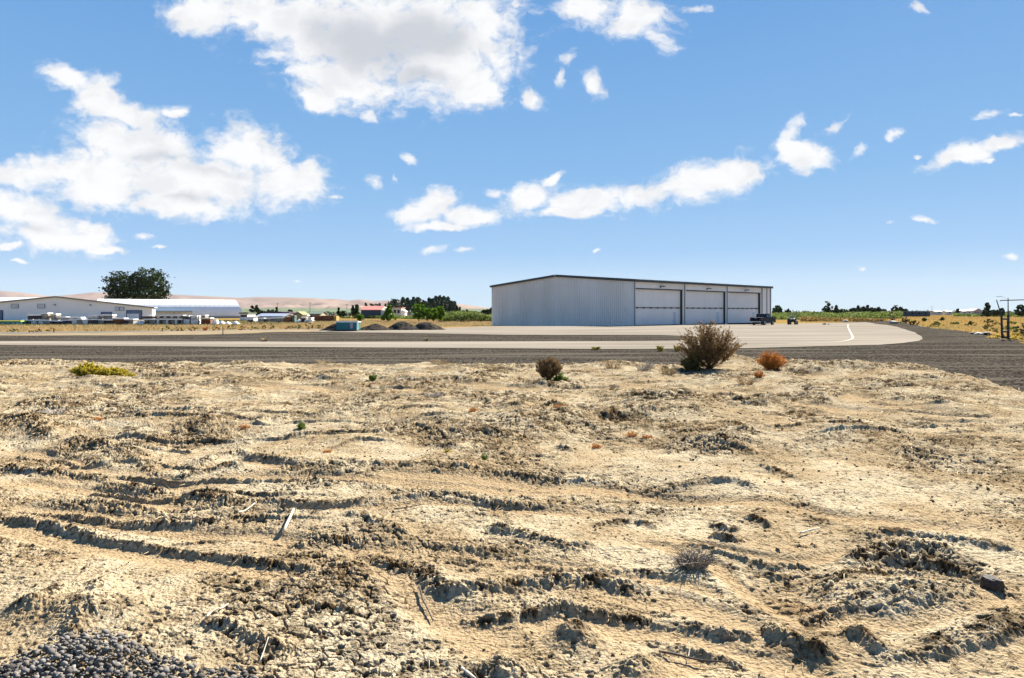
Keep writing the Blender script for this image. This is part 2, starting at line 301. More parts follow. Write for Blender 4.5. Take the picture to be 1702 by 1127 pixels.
# ---------------------------------------------------------------- foreground dirt
def W2(pts, z=.3): return [at(px, py, z)[:2] for px, py in pts]
EDGE = W2([(-1500,615),(-500,612),(0,606),(160,608),(300,606),(420,608),(560,610),(700,607),(780,612),(860,613),(1000,611),(1130,614),(1200,606),(1330,609),(1400,612),(1470,610),(1530,616),(1600,630),(1650,645),(1702,656),(1800,672),(2000,710),(2600,800)], .12)
EU = [p[0]/p[1] for p in EDGE]; EV = [p[1] for p in EDGE]
def pldist(X, Y, P_, ends=False):
    D = np.full(X.shape, 1e9); S = np.zeros(X.shape); T = np.zeros(X.shape); L = 0
    tot = sum(math.hypot(P_[i+1][0]-P_[i][0], P_[i+1][1]-P_[i][1]) for i in range(len(P_)-1))
    for i in range(len(P_)-1):
        ax, ay = P_[i]; bx, by = P_[i+1]; dx, dy = bx-ax, by-ay; l = math.hypot(dx, dy); t_ = (((X-ax)*dx+(Y-ay)*dy)/(l*l)).clip(0, 1)
        d = np.hypot(X-ax-t_*dx, Y-ay-t_*dy); c = (dx*(Y-ay)-dy*(X-ax))/l; mk = d < D
        D = np.where(mk, d, D); S = np.where(mk, np.sign(c), S); T = np.where(mk, (L+t_*l)/tot, T); L += l
    return D*S, T, tot
# ridges: crest polyline in the photo, height, near (steep) width, far width, roughness
RIDGES = [
 ([(1130,912),(1210,935),(1290,950),(1370,948)], .05,.035,.14,.6),([(1440,1100),(1560,1092),(1660,1066),(1740,1045)], .06,.04,.14,.8),([(1050,1062),(1150,1080),(1250,1112)], .045,.035,.12,.7),([(690,925),(800,945),(930,950),(1080,958),(1150,972)], .04,.035,.12,.7),
 ([(-60,866),(0,873),(60,878),(100,885),(170,898),(250,905),(300,915),(380,930),(440,942),(500,947),(570,953)], .055,.035,.10,.8),
 ([(60,858),(100,861),(210,872),(310,871),(360,868),(400,860),(500,857),(570,866)], .045,.04,.12,.8),
 ([(0,836),(120,842),(250,850),(330,846),(400,840),(470,842),(560,846),(700,833),(760,832),(850,842),(950,852),(1060,860)], .05,.04,.18,.6),
 ([(560,866),(600,868),(640,882),(690,900)], .04,.05,.15,.8),
 ([(590,912),(640,940),(700,960),(722,984),(765,990),(850,981),(900,976),(1000,971),(1060,985),(1120,1004)], .075,.06,.30,1),
 ([(740,1032),(800,1034),(880,1026),(930,1012),(1000,1022),(1080,1036),(1120,1040)], .055,.04,.12,1),
 ([(800,884),(860,896),(900,915),(950,922),(1000,914)], .08,.07,.22,1),
 ([(980,880),(1050,871),(1100,884)], .06,.06,.15,1),
 ([(1420,897),(1460,886),(1520,892),(1600,904),(1720,926)], .06,.05,.25,.8),
 ([(1400,938),(1450,918),(1510,905),(1560,912),(1610,928)], .08,.06,.18,1),
 ([(1400,946),(1440,930),(1500,930),(1560,946),(1620,962),(1720,1004)], .10,.07,.2,1),
 ([(1375,990),(1420,965),(1500,957),(1580,975),(1632,1012)], .055,.05,.2,1),
 ([(1320,1040),(1400,1012),(1450,1004)], .055,.05,.12,1),
 ([(1250,1052),(1300,1068),(1375,1106)], .09,.06,.16,1),
 ([(1120,1042),(1200,1058),(1260,1066)], .05,.04,.12,.8),
 ([(1390,1052),(1425,1062),(1460,1092)], .07,.05,.16,1),
 ([(1510,1084),(1600,1062),(1720,1028)], .06,.06,.2,.8),
 ([(1235,868),(1290,885)], .06,.05,.12,1),([(1180,880),(1240,892)], .05,.05,.12,1),([(1182,898),(1244,914)], .06,.05,.12,1),
 ([(1325,917),(1362,914)], .03,.04,.1,1),([(1270,955),(1325,962)], .03,.04,.1,.6),
 ([(0,704),(45,708),(88,736)], .16,.16,.3,1),([(100,732),(150,738),(205,745),(222,768)], .20,.18,.4,1),([(28,672),(70,678),(112,682)], .13,.2,.3,1),
 ([(35,755),(75,763),(105,778)], .07,.08,.2,1),([(0,778),(50,792),(130,794),(195,800)], .10,.09,.25,1),([(165,806),(225,812),(285,822)], .10,.10,.22,1),
 ([(310,828),(350,832),(385,842)], .13,.09,.25,1),([(285,800),(330,793),(385,785),(410,790)], .09,.08,.2,1),([(320,782),(360,760),(400,752),(440,768),(480,776),(535,768)], .10,.08,.25,.8),
 ([(200,762),(240,774),(285,800)], .06,.06,.2,.8),([(325,704),(380,706)], .08,.3,.25,1),([(430,700),(482,704)], .08,.18,.25,1),([(465,785),(510,787)], .07,.08,.15,1),([(500,808),(560,815)], .06,.07,.15,1),
 ([(340,645),(400,648),(430,666)], .10,.3,.4,.8),
 ([(560,776),(640,783),(720,783),(800,789),(900,796),(1000,803),(1040,812)], .055,.05,.25,.6),
 ([(670,712),(700,716),(735,730)], .13,.16,.3,1),([(690,732),(735,745),(760,752)], .08,.12,.2,1),([(790,722),(830,726),(880,736)], .08,.10,.2,1),
 ([(840,672),(872,680)], .13,.3,.25,1),([(905,676),(945,680)], .10,.25,.25,1),([(1030,674),(1090,674),(1135,678)], .12,.25,.25,1),([(990,694),(1040,702)], .11,.25,.25,1),([(930,745),(960,752)], .05,.08,.15,1),
 ([(1300,630),(1350,634),(1410,642)], .10,.3,.3,.9),([(1540,664),(1600,667)], .15,.3,.3,.9),([(1370,716),(1420,716),(1455,728)], .14,.2,.3,1),([(1180,712),(1230,720),(1262,742)], .10,.15,.3,1),
 ([(1170,742),(1220,755),(1270,768)], .08,.10,.2,1),([(1090,808),(1180,803),(1225,808),(1270,826)], .07,.06,.25,.6),([(1255,775),(1300,790),(1330,806)], .06,.07,.2,1),
 ([(0,1032),(60,1020),(110,995),(160,985),(190,995)], .10,.10,.25,1),([(100,1075),(150,1030),(185,1040)], .05,.08,.15,1),
 ([(320,1040),(380,1052),(440,1078),(500,1092)], .045,.05,.12,1),([(500,1000),(560,1012),(610,1025)], .04,.05,.1,1),([(470,905),(540,900),(640,905)], .05,.06,.15,1),
]
MOUNDS = [(155,1112,.26,.22,.045),(948,1058,.13,.13,.10),(840,1112,.14,.10,.07),(1065,1112,.12,.10,.07),(1190,600,1.6,.9,.30),(1275,622,.6,.5,.10),(760,615,.9,.5,.13),(165,620,1.2,.6,.1),(430,604,1.2,.5,.08),(1430,612,2.2,.6,.12),(550,612,1.,.5,.08),(1020,606,.8,.5,.12),
 (350,700,1.0,.8,.10),(300,735,.9,.8,-.16),(640,690,1.2,.8,.10),(900,700,1.2,.8,.12),(1080,690,1.0,.7,.12),(1200,745,.7,.8,.13),(1400,735,1.0,.9,.16),(60,715,.9,.8,.10),(900,1000,.5,.25,.03),(560,960,.35,.3,.04),
 (1500,1000,.45,.30,.09),(1300,985,.3,.4,-.08),(1120,820,.6,.6,-.08),(800,920,.6,.25,.05),(150,1020,.35,.22,.08),(420,1010,.4,.3,-.03)]
TRACKS = [([(1000,905),(1100,915),(1200,955),(1260,1010),(1330,1040),(1420,1030),(1500,1045),(1600,1020),(1750,985)],.09),([(1050,1127),(1180,1085),(1300,1110),(1400,1140)],.10),([(600,905),(720,925),(850,945),(1000,955),(1130,975),(1230,1020)],.08),([(-60,850),(0,846),(130,857),(260,864),(400,857),(470,851),(600,852),(700,843),(820,846),(1000,858),(1150,866)],.11),
 ([(-60,876),(0,884),(110,902),(230,916),(330,937),(430,955),(520,960),(620,955)],.12),
 ([(0,862),(150,872),(300,882),(420,890),(560,915)],.12),
 ([(570,895),(640,930),(680,970),(720,1010),(800,1060),(880,1085)],.16),([(800,1000),(900,990),(1000,985),(1100,1000),(1180,1030),(1300,1090)],.13),([(850,1050),(900,1040),(960,1035),(1060,1048),(1150,1070),(1250,1100)],.14),
 ([(0,805),(120,815),(240,832),(330,855)],.15),([(220,785),(280,810),(420,800),(560,800),(700,808),(900,818),(1080,815)],.2),([(560,792),(700,797),(850,803),(1000,814),(1100,820),(1250,838),(1400,860),(1560,880),(1702,895)],.18),
 ([(1120,900),(1220,925),(1330,940),(1400,925),(1500,915),(1600,940),(1702,985)],.08),([(1410,955),(1500,945),(1600,985),(1702,1030)],.07),
 ([(0,740),(60,750),(130,780),(200,790)],.16),([(320,800),(360,775),(400,768),(520,790)],.15),([(0,640),(300,640),(700,650),(1100,640),(1400,655),(1702,720)],.5),([(0,622),(300,625),(800,640),(1150,650),(1500,690),(1702,705)],.35)]
RW = [(W2(p), *q) for p, *q in RIDGES]; MW = [(at(a_, b_, .3)[0], at(a_, b_, .3)[1], c_, d_, h_) for a_, b_, c_, d_, h_ in MOUNDS]; TW = [(W2(p), w_) for p, w_ in TRACKS]
def dirt(X, Y):
    wx = fbm(X, Y, 1.6, 4, 3, .42)*.06; wy = fbm(X, Y, 1.6, 4, 13, .42)*.06; Xw, Yw = X+wx, Y+wy
    fad = np.clip(Y/6, .6, 2.2)
    z = .30 + fbm(X, Y, .33, 3, 1)*.10 + fbm(X, Y*1.25, .9, 4, 2, .42)*.06*np.clip(Y/7, .35, 1.5)
    rough = sm((fbm(X, Y, .75, 4, 21)+.30)/.6)
    track = np.zeros(X.shape)
    for P_, w_ in TW:
        xs = [p[0] for p in P_]; ys = [p[1] for p in P_]; mk = (X > min(xs)-w_*3) & (X < max(xs)+w_*3) & (Y > min(ys)-w_*3) & (Y < max(ys)+w_*3)
        if not mk.any(): continue
        s, T, tot = pldist(Xw[mk], Yw[mk], P_); q = np.exp(-(s/w_)**4)*sm(T*8)*sm((1-T)*8); track[mk] = np.maximum(track[mk], q)
    z = z - track*.032*fad
    rr = np.zeros(X.shape)
    for P_, h_, wnr, wfr, rg in RW:
        q_ = .72 if P_[0][1] < 8 else 1.; wnr = wnr*q_; wfr = wfr*q_; h_ = h_*(1.0 if q_ < 1 else 1)
        xs = [p[0] for p in P_]; ys = [p[1] for p in P_]; m_ = wfr*3; mk = (X > min(xs)-m_) & (X < max(xs)+m_) & (Y > min(ys)-m_) & (Y < max(ys)+m_)
        if not mk.any(): continue
        s, T, tot = pldist(Xw[mk], Yw[mk], P_); ap = sm(T*5+.1)*sm((1-T)*5+.1)*(s > -1e8)
        endd = np.abs(s); prof = np.where(s > 0, np.exp(-(s/(wfr*.8))**2), np.exp(-(s/(wnr*1.25))**2))
        z[mk] += .56*h_*prof*ap*(0.8+.4*fbm(X[mk], Y[mk], 3., 3, 33)); rr[mk] = np.maximum(rr[mk], rg*np.where(s > 0, np.exp(-(s/(wfr*.55))**2), np.exp(-(s/(wnr*1.4))**2))*ap)
    for mx_, my_, ax, ay, h_ in MW:
        q = np.exp(-((Xw-mx_)/ax)**2-((Yw-my_)/ay)**2); z += h_*q
        if h_ > 0: rr = np.maximum(rr, q*.7)
    # thin graded windrows running across the lot
    ph = Y*1.25+1.3*fbm(X, Y, .33, 3, 401)+.12*fbm(X, Y, 2.2, 3, 402); fr = ph-np.floor(ph)-.5
    lw = np.exp(-(np.where(fr > 0, fr/.075, fr/.03))**2)*sm(fbm(X, Y, .55, 3, 403)*2.4+.05); z = z + lw*.028*np.clip(Y/6, .8, 1.6); rr = np.maximum(rr, .75*lw)
    smooth = track*(1-rr); far = 0; farc = sm((Y-6)/9)
    amp = (.10+.62*rough)*(1-.95*smooth)+.55*rr
    # dried crust plates with open cracks, crumbly lumps
    f1, f2 = voro((X+fbm(X,Y,7,3,71)*.06)*6.0, (Y+fbm(X,Y,7,3,72)*.06)*8.0, 5); crack = sm(1-(f2-f1)/.09)*sm(fbm(X, Y, 2.1, 3, 78)*1.6+.7)
    g1, g2 = voro((X+wx)*(32-16*far), (Y+wy)*(38-16*far), 8); cr2 = sm(1-(g2-g1)/.16); lump = 1-np.sqrt(np.clip(g1, 0, 1))
    sc = np.clip(Y/6, .75, 1.5)
    z += amp*sc*(-.034*crack*(.2+rough) - .006*cr2 + .004*lump + .020*(1-np.abs(fbm(X, Y, 5, 4, 81))) + .021*fbm(X, Y, 13, 5, 91, .62)*(1-.5*farc) + .009*fbm(X, Y, 50, 2, 95)*(1-.6*farc))
    z += (.35+rough)*(1-smooth)*farc*.06*fbm(X, Y, 2.4, 4, 201, .55)
    z += .0035*fbm(X, Y, 30, 3, 97)+.005*fbm(X*.5, Y*2.5, 5, 3, 99)*np.clip(Y/7,.5,2)
    z += rr*(.030*np.clip(fbm(X, Y, 20, 4, 101, .6), -.6, 1)*.7+.003*lump-.005*cr2+.012*np.clip(fbm(X, Y, 45, 2, 611), -1, 1))*(1-.3*farc)
    pit = sm((fbm(X, Y*1.3, 21, 2, 501)-.30)/.22)*(.35+.65*rough+.4*rr)*(1-.85*smooth)*(1-.75*farc); z = z - .02*pit
    pit2 = farc*sm((fbm(X, Y*.8, 6, 3, 511)-.22)/.22)*(.3+.7*rough)*(1-.8*smooth); z = z - .035*pit2
    ye = np.interp(X/np.maximum(Y, .1), EU, EV)+fbm(X,Y,.8,4,112)*.9
    ins = sm((ye-Y)*.8+.15)
    z = (z+.02)*ins - .22*(1-ins)
    brk_shade = np.clip(np.maximum(rr, rough*.55+farc*.3)*sm(fbm(X, Y, 10, 4, 131, .7)*2.6+.42)*(1-smooth)+.8*crack*(.3+rough)+.12*cr2*amp+.7*pit+.6*pit2, 0, 1)  # broken soil plus painted shade on ridge faces, in cracks and pits
    return z, np.clip(smooth, 0, 1), brk_shade, crack
uu = np.concatenate([np.linspace(-1.25, -.79, 60, endpoint=False), np.linspace(-.79, .79, 1560), np.linspace(.79, 1.25, 61)[1:]])
pq = np.cumsum(np.concatenate([[0], np.ones(4000)])); dl = np.exp(np.linspace(math.log(2.85), math.log(27.5), 4001)); pyl = 1.8*F/dl
cdf = np.linspace(0, 1, 4001)*.5+(pyl[0]-pyl)/(pyl[0]-pyl[-1])*.5
dd = np.concatenate([np.linspace(.7, 2.83, 50), np.interp(np.linspace(0, 1, 1060), cdf, dl)])
UU, DD = np.meshgrid(uu, dd); X = UU*DD; Y = DD
Z, SMO, RRR, CRK = dirt(X, Y)
nxx = len(uu); i_, j_ = np.meshgrid(np.arange(nxx-1), np.arange(len(dd)-1)); k_ = (j_*nxx+i_).ravel()
zf = Z.ravel(); keep = (np.maximum(np.maximum(zf[k_], zf[k_+1]), np.maximum(zf[k_+nxx], zf[k_+nxx+1])) > -.15); k_ = k_[keep]
m_dirt = M('dry_dirt', (.43,.355,.235), (.33,.247,.145), scale=1.3, rough=1, bump=1, bscale=45, detail=12, contrast=(.40,.60), bdist=.022, spec=0)
t = m_dirt.node_tree; b = t.nodes['Principled BSDF']; src = b.inputs['Base Color'].links[0].from_socket
at1 = t.nodes.new('ShaderNodeAttribute'); at1.attribute_name = 'packed'; x = t.nodes.new('ShaderNodeMix'); x.data_type = 'RGBA'; x.inputs[7].default_value = (.34,.247,.142,1)
t.links.new(at1.outputs['Fac'], x.inputs[0]); t.links.new(src, x.inputs[6])
n = t.nodes.new('ShaderNodeTexNoise'); n.inputs['Scale'].default_value = 30; n.inputs['Detail'].default_value = 8; tcn = t.nodes.new('ShaderNodeTexCoord'); t.links.new(tcn.outputs['Object'], n.inputs['Vector'])
r = t.nodes.new('ShaderNodeMapRange'); r.inputs[1].default_value = .56; r.inputs[2].default_value = .64; r.inputs[4].default_value = .7; t.links.new(n.outputs[0], r.inputs[0])
x2 = t.nodes.new('ShaderNodeMix'); x2.data_type = 'RGBA'; x2.inputs[7].default_value = (.10,.066,.034,1); t.links.new(r.outputs[0], x2.inputs[0]); t.links.new(x.outputs[2], x2.inputs[6])
n = t.nodes.new('ShaderNodeTexNoise'); n.inputs['Scale'].default_value = .8; n.inputs['Detail'].default_value = 9; n.inputs['Roughness'].default_value = .7; t.links.new(tcn.outputs['Object'], n.inputs['Vector'])
r = t.nodes.new('ShaderNodeMapRange'); r.inputs[1].default_value = .6; r.inputs[2].default_value = .72; r.inputs[4].default_value = .6; t.links.new(n.outputs[0], r.inputs[0])
x3 = t.nodes.new('ShaderNodeMix'); x3.data_type = 'RGBA'; x3.inputs[7].default_value = (.21,.115,.045,1); t.links.new(r.outputs[0], x3.inputs[0]); t.links.new(x2.outputs[2], x3.inputs[6]); 
at2 = t.nodes.new('ShaderNodeAttribute'); at2.attribute_name = 'broken_shade'; x4 = t.nodes.new('ShaderNodeMix'); x4.data_type = 'RGBA'; x4.inputs[7].default_value = (.045,.026,.012,1)  # near-black soil tone, deepens the shadows of the relief through colour
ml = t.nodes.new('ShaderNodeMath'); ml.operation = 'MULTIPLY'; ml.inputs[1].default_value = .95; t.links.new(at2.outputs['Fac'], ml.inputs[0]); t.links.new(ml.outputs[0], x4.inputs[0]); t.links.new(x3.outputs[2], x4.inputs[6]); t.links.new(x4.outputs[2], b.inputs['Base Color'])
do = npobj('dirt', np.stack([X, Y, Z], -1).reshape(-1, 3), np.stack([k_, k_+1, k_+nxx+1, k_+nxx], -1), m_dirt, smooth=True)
at_ = do.data.attributes.new('packed', 'FLOAT', 'POINT')
if len(at_.data) == SMO.size: at_.data.foreach_set('value', SMO.astype(np.float32).ravel())
at_ = do.data.attributes.new('broken_shade', 'FLOAT', 'POINT')
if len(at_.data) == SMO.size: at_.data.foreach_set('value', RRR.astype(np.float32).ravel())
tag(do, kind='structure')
def dz(x_, y_): return float(dirt(np.array([x_]), np.array([y_]))[0][0])
# ---------------------------------------------------------------- vegetation builders
def m_leafy(name, c1, c2, tr=.25): return M(name, c1, c2, scale=1.2, rough=.9, rand=.35, trans=tr, contrast=(.3,.7), spec=.15)
m_dark = m_leafy('dark_foliage', (.018,.034,.010), (.045,.066,.014), .12)
m_pop = m_leafy('poplar_foliage', (.035,.065,.035), (.055,.09,.045), .12)
m_light = m_leafy('bright_foliage', (.07,.16,.012), (.12,.20,.02), .4)
m_mid = m_leafy('green_foliage', (.05,.09,.03), (.08,.12,.04), .25)
m_hedge = m_leafy('hedge_foliage', (.10,.16,.03), (.18,.20,.06), .3)
m_bark = M('bark', (.10,.075,.05), (.06,.045,.03), scale=6)
m_olive = m_leafy('olive_weed', (.16,.13,.035), (.10,.085,.03), .3)
m_drybush = M('dry_weed', (.15,.088,.033), (.25,.155,.06), scale=5, rand=.4, trans=.25)
m_tumble = M('rusty_weed', (.52,.22,.04), (.40,.155,.03), scale=5, rand=.3, trans=.3)
m_yellow = M('yellow_weed', (.55,.42,.03), (.36,.31,.03), scale=5, rand=.3, trans=.3)
m_green = M('green_weed', (.10,.17,.02), (.16,.20,.03), scale=5, rand=.3, trans=.3)
m_straw = M('straw', (.55,.42,.22), (.40,.29,.15), scale=9, rand=.3, trans=.2)
m_greyst = M('grey_stems', (.30,.26,.22), (.42,.37,.31), scale=9, rand=.3)
m_gold = M('golden_grass', (.46,.285,.085), (.38,.26,.10), scale=.1, rand=.25, trans=.3)
def quads(c, size, rs, asp=.6):
    """random leaf quads at the centres c"""
    n = len(c); a_ = rs.randn(n, 3); a_ /= np.linalg.norm(a_, axis=1)[:, None]; b_ = np.cross(a_, rs.randn(n, 3)); b_ /= np.linalg.norm(b_, axis=1)[:, None]
    s = (size*(.6+.8*rs.rand(n)))[:, None]/2; a_ = a_*s; b_ = b_*s*asp
    V_ = np.stack([c-a_, c-b_*.9+a_*.1, c+a_, c+b_*.9+a_*.1], 1).reshape(-1, 3); return V_, np.arange(4*n).reshape(n, 4)
def crown_pts(shape, w, h0, h1, n, rs, clumps=40):
    H = h1-h0; cc_ = []
    while len(cc_) < clumps:
        p = rs.rand(3)*2-1
        if shape == 'round' or shape == 'airy':
            if p[0]**2+p[1]**2+p[2]**2 > 1: continue
            q = (p[0]*w/2, p[1]*w/2, h0+(p[2]+1)/2*H)
        elif shape == 'poplar':
            t_ = (p[2]+1)/2; r_ = math.sin(min(1, t_*1.3+.12)*math.pi*.5)*(1-t_**5)**.8
            if p[0]**2+p[1]**2 > 1: continue
            q = (p[0]*w/2*r_, p[1]*w/2*r_, h0+t_*H)
        elif shape == 'cone':
            t_ = (p[2]+1)/2; r_ = (1-t_)**.8
            if p[0]**2+p[1]**2 > 1: continue
            q = (p[0]*w/2*r_, p[1]*w/2*r_, h0+t_*H)
        else:                                              # broad, wider near the base
            t_ = (p[2]+1)/2; r_ = math.sqrt(max(0, 1-t_**2.4))
            if p[0]**2+p[1]**2 > 1: continue
            q = (p[0]*w/2*r_, p[1]*w/2*r_, h0+t_*H)
        cc_.append(q)
    cc_ = np.array(cc_); k = rs.randint(0, clumps, n); cs = min(w, H)*(.085 if shape == 'airy' else .115); rad = (.4+1.1*rs.rand(clumps)**1.5)*cs
    d = rs.randn(n, 3); d /= np.linalg.norm(d, axis=1)[:, None]; p = cc_[k]+d*(rad[k]*(rs.rand(n)**.55*(1+.5*(rs.rand(n) > .85))))[:, None]*np.array([1, 1, .8])
    p[:, 2] = np.clip(p[:, 2], h0*.9, h1); return p, cc_
def tree(name, label, cat, d, px0, px1, ytop, mat, shape='round', n=900, leaf=None, group=None, base=.12, clumps=None, tw=None, seed=None):
    cx = xat((px0+px1)/2, d); wd = (px1-px0)/F*d; h = zat(ytop, d)
    rs = np.random.RandomState(seed or (int(px0*7+px1*13+ytop) % 9973)); r0 = empty(name, (cx, d, 0), label=label, cat=cat, group=group)
    leaf = leaf or max(.35, 3.0/F*d*.8)
    p, cl = crown_pts(shape, wd, h*base, h, n, rs, clumps or max(16, int(n/20)))
    V_, F_ = quads(p, leaf, rs, .75); npobj('crown', V_, F_, mat, r0)
    mb = MB(); tw = tw or max(.12, h*.025); mb.tube([(0,0,-.1),(.02*h,0,h*.3),(0,.01*h,h*.62)], [tw, tw*.75, tw*.3], 6)
    for q in cl[::max(1, len(cl)//7)]: mb.tube([(0.01*h,0,h*.25+.2*q[2]), tuple(q)], [tw*.4, tw*.1], 4)
    mb.build('trunk', m_bark, r0); return r0
# ---------------------------------------------------------------- hangar
m_side = M('grey_siding', (.84,.79,.74), (.74,.69,.64), scale=.25, rough=.55, metal=.0, stretch=(1,1,.3))
m_door = M('door_panel', (.80,.76,.73), (.76,.72,.69), scale=.4, rough=.5)
m_trim = M('dark_trim', (.022,.032,.035), (.03,.04,.042), scale=2, rough=.5)
m_white = M('white_trim', (.55,.58,.62), (.50,.53,.57), scale=2, rough=.5)
m_roof = M('metal_roof', (.35,.38,.38), (.30,.33,.33), scale=.6, rough=.45, metal=.3)
m_black = M('black_rubber', (.012,.012,.013), (.02,.02,.02), scale=8, rough=.7)
m_conc = M('concrete', (.42,.38,.32), (.34,.31,.26), scale=2, rough=.9)
m_glassd = M('dark_glass', (.01,.013,.018), (.015,.018,.024), scale=1, rough=.12, spec=.3)
ANG = math.atan2(.676, .737)
hg = empty('hangar', (19.4, 107.9, 0), ANG, label='long grey metal hangar with three large doors and a low gable roof', cat='hangar')
LX, LY, EZ, RZ = 44.7, 34.4, 7.2, 8.6
ZB = -1.0
def wall_t(px):                       # position along the door wall for a pixel column
    k = (px-CX)/F; return (k*107.9-19.4)/(.737-k*.676)
doors = [(1055.6, 1134.4), (1140.2, 1205.7), (1209.3, 1263.8)]; DT = [(wall_t(a_), wall_t(b_)) for a_, b_ in doors]
DZ = 5.85
mb = MB()                             # door wall: piers and lintel, then gables and back wall
xs = [0]+[v for d_ in DT for v in d_]+[LX]
for i in range(0, len(xs), 2): mb.box(xs[i], xs[i+1], 0, .22, ZB, DZ)
mb.box(0, LX, 0, .22, DZ, EZ)
mb.prism([(.22, ZB), (LY, ZB), (LY, EZ), (LY/2, RZ), (.22, EZ)], 0, 0, .2)
mb.prism([(.22, ZB), (LY, ZB), (LY, EZ), (LY/2, RZ), (.22, EZ)], 0, LX-.2, LX)
mb.box(.2, LX-.2, LY-.2, LY, ZB, EZ)
def rz(y): return EZ+(RZ-EZ)*(1-abs(y-LY/2)/(LY/2))
y_ = .35
while y_ < LY-.1:                     # ribs of the siding, gable
    mb.prism([(y_-.06, ZB), (y_+.06, ZB), (y_+.06, rz(y_)-.15), (y_-.06, rz(y_)-.15)], 0, -.11, 0); y_ += .42
x_ = .25
while x_ < LX:                        # ribs, door wall
    ind = any(a_-.05 < x_ < b_+.05 for a_, b_ in DT)
    mb.box(x_-.055, x_+.055, -.042, 0, DZ+.12 if ind else ZB, EZ-.1); x_ += .42
mb.build('wall', m_side, hg)
mb = MB(); O = .35
for s in (0, 1):
    ya, yb = (-O, LY/2) if s == 0 else (LY/2, LY+O); za = EZ-(RZ-EZ)/(LY/2)*O
    z0_, z1_ = (za, RZ) if s == 0 else (RZ, za)
    mb.prism([(ya, z0_+.02), (yb, z1_+.02), (yb, z1_+.10), (ya, z0_+.10)], 0, -.25, LX+.25)
    x_ = -.2
    while x_ < LX+.25: mb.prism([(ya+.0, z0_+.10), (yb, z1_+.10), (yb, z1_+.16), (ya, z0_+.16)], 0, x_, x_+.09); x_ += .6
mb.build('roof', m_roof, hg)
mb = MB()                             # dark eave and rake trim
sl_ = (RZ-EZ)/(LY/2)
mb.prism([(-.36, EZ-.36*sl_-.26), (LY/2, RZ-.24), (LY/2, RZ+.13), (-.36, EZ-.36*sl_+.11)], 0, -.33, -.255)
mb.prism([(LY+.36, EZ-.36*sl_-.26), (LY/2, RZ-.24), (LY/2, RZ+.13), (LY+.36, EZ-.36*sl_+.11)], 0, -.33, -.255)
mb.prism([(LY/2, RZ-.24), (LY+.36, EZ-.36*sl_-.26), (LY+.36, EZ-.36*sl_+.11), (LY/2, RZ+.13)], 0, LX+.255, LX+.33)
mb.box(-.25, LX+.25, -.44, -.37, EZ-.30, EZ+.05)
mb.build('eave_trim', m_trim, hg)
mb = MB(); mb.box(-.36, -.25, LY/2-.14, LY/2+.14, RZ-.1, RZ+.16); mb.build('ridge_cap', m_white, hg)
for t0 in (0.02, LX-.02): MB().box(t0-.09, t0+.09, -.10, -.045, ZB, EZ-.3).build('corner_trim', m_white, hg)
MB().box(-.16, -.115, LY-.16, LY, ZB, EZ-.2).build('corner_trim', m_white, hg)
for px in (1053.6, 1137.0, 1207.4, 1265.5, 1273.5, 1279.6):
    t0 = wall_t(px); m2 = MB(); m2.bar((t0, -.16, .12), (t0, -.16, EZ-.3), .13, .10); m2.bar((t0, -.16, .15), (t0, -.32, .05), .12, .09)
    m2.build('downspout', M('downspout_paint', (.10,.12,.14), (.13,.15,.17), scale=3, rough=.5) if px == 1053.6 else bpy.data.materials['downspout_paint'], hg)
for i, (a_, b_) in enumerate(DT):
    mb = MB(); mb.box(a_+.02, b_-.02, .46, .56, 2.90, DZ); q = a_+.3
    while q < b_: mb.box(q-.055, q+.055, .412, .46, 2.95, DZ-.05); q += .42
    dr = mb.build('hangar_door', m_door, hg)
    ed = wall_t((1122.5, 1194.2, 1254.5)[i]); ew = .95
    mb = MB(); mb.box(a_+.02, ed, .46, .56, .04, 2.76); mb.box(ed+ew, b_-.02, .46, .56, .04, 2.76); mb.box(ed, ed+ew, .46, .56, 2.12, 2.76); q = a_+.3
    while q < b_:
        if not ed-.05 < q < ed+ew+.05: mb.box(q-.055, q+.055, .412, .46, .06, 2.7)
        q += .42
    mb.build('lower_panel', m_door, dr)
    mb = MB(); mb.box(ed+.03, ed+ew-.03, .43, .50, .05, 2.09); mb.build('entry_door', m_white, dr)
    mb = MB(); mb.box(a_, b_, .40, .45, 2.76, 2.90)
    for k in range(7):
        q = a_+.9+k*(b_-a_-1.8)/6; mb.box(q-.28, q+.28, .34, .40, 2.70, 2.94)
    mb.build('hinge_rail', m_trim, dr)
    mb = MB(); mb.box(a_-.06, b_+.06, -.07, -.045, DZ-.02, DZ+.10); mb.box(b_-.012, b_-.002, .0, .46, .0, DZ-.03); mb.box(a_, b_, .2, .46, DZ-.06, DZ-.02)
    mb.build('door_frame', m_trim, hg)
    mb = MB(); q = wall_t((1097.3, 1174.6, 1237.9)[i]); mb.box(q-.12, q+.12, -.12, -.045, 6.12, 6.42); mb.bar((q, -.12, 6.38), (q, -.55, 6.42), .10); mb.box(q-.28, q+.28, -.85, -.40, 6.28, 6.42)
    mb.build('wall_light', m_trim, hg)
mb = MB(); mb.box(-.06, -.045, LY*.80, LY*.80+.14, .95, 1.08); mb.build('outlet_cover', m_white, hg)
for i, (a_, b_) in enumerate(DT):
    if i == 1: continue
    mb = MB(); mb.box(a_+.25, a_+.42, .34, .43, .95, 1.2); mb.build('door_latch', m_trim, hg)

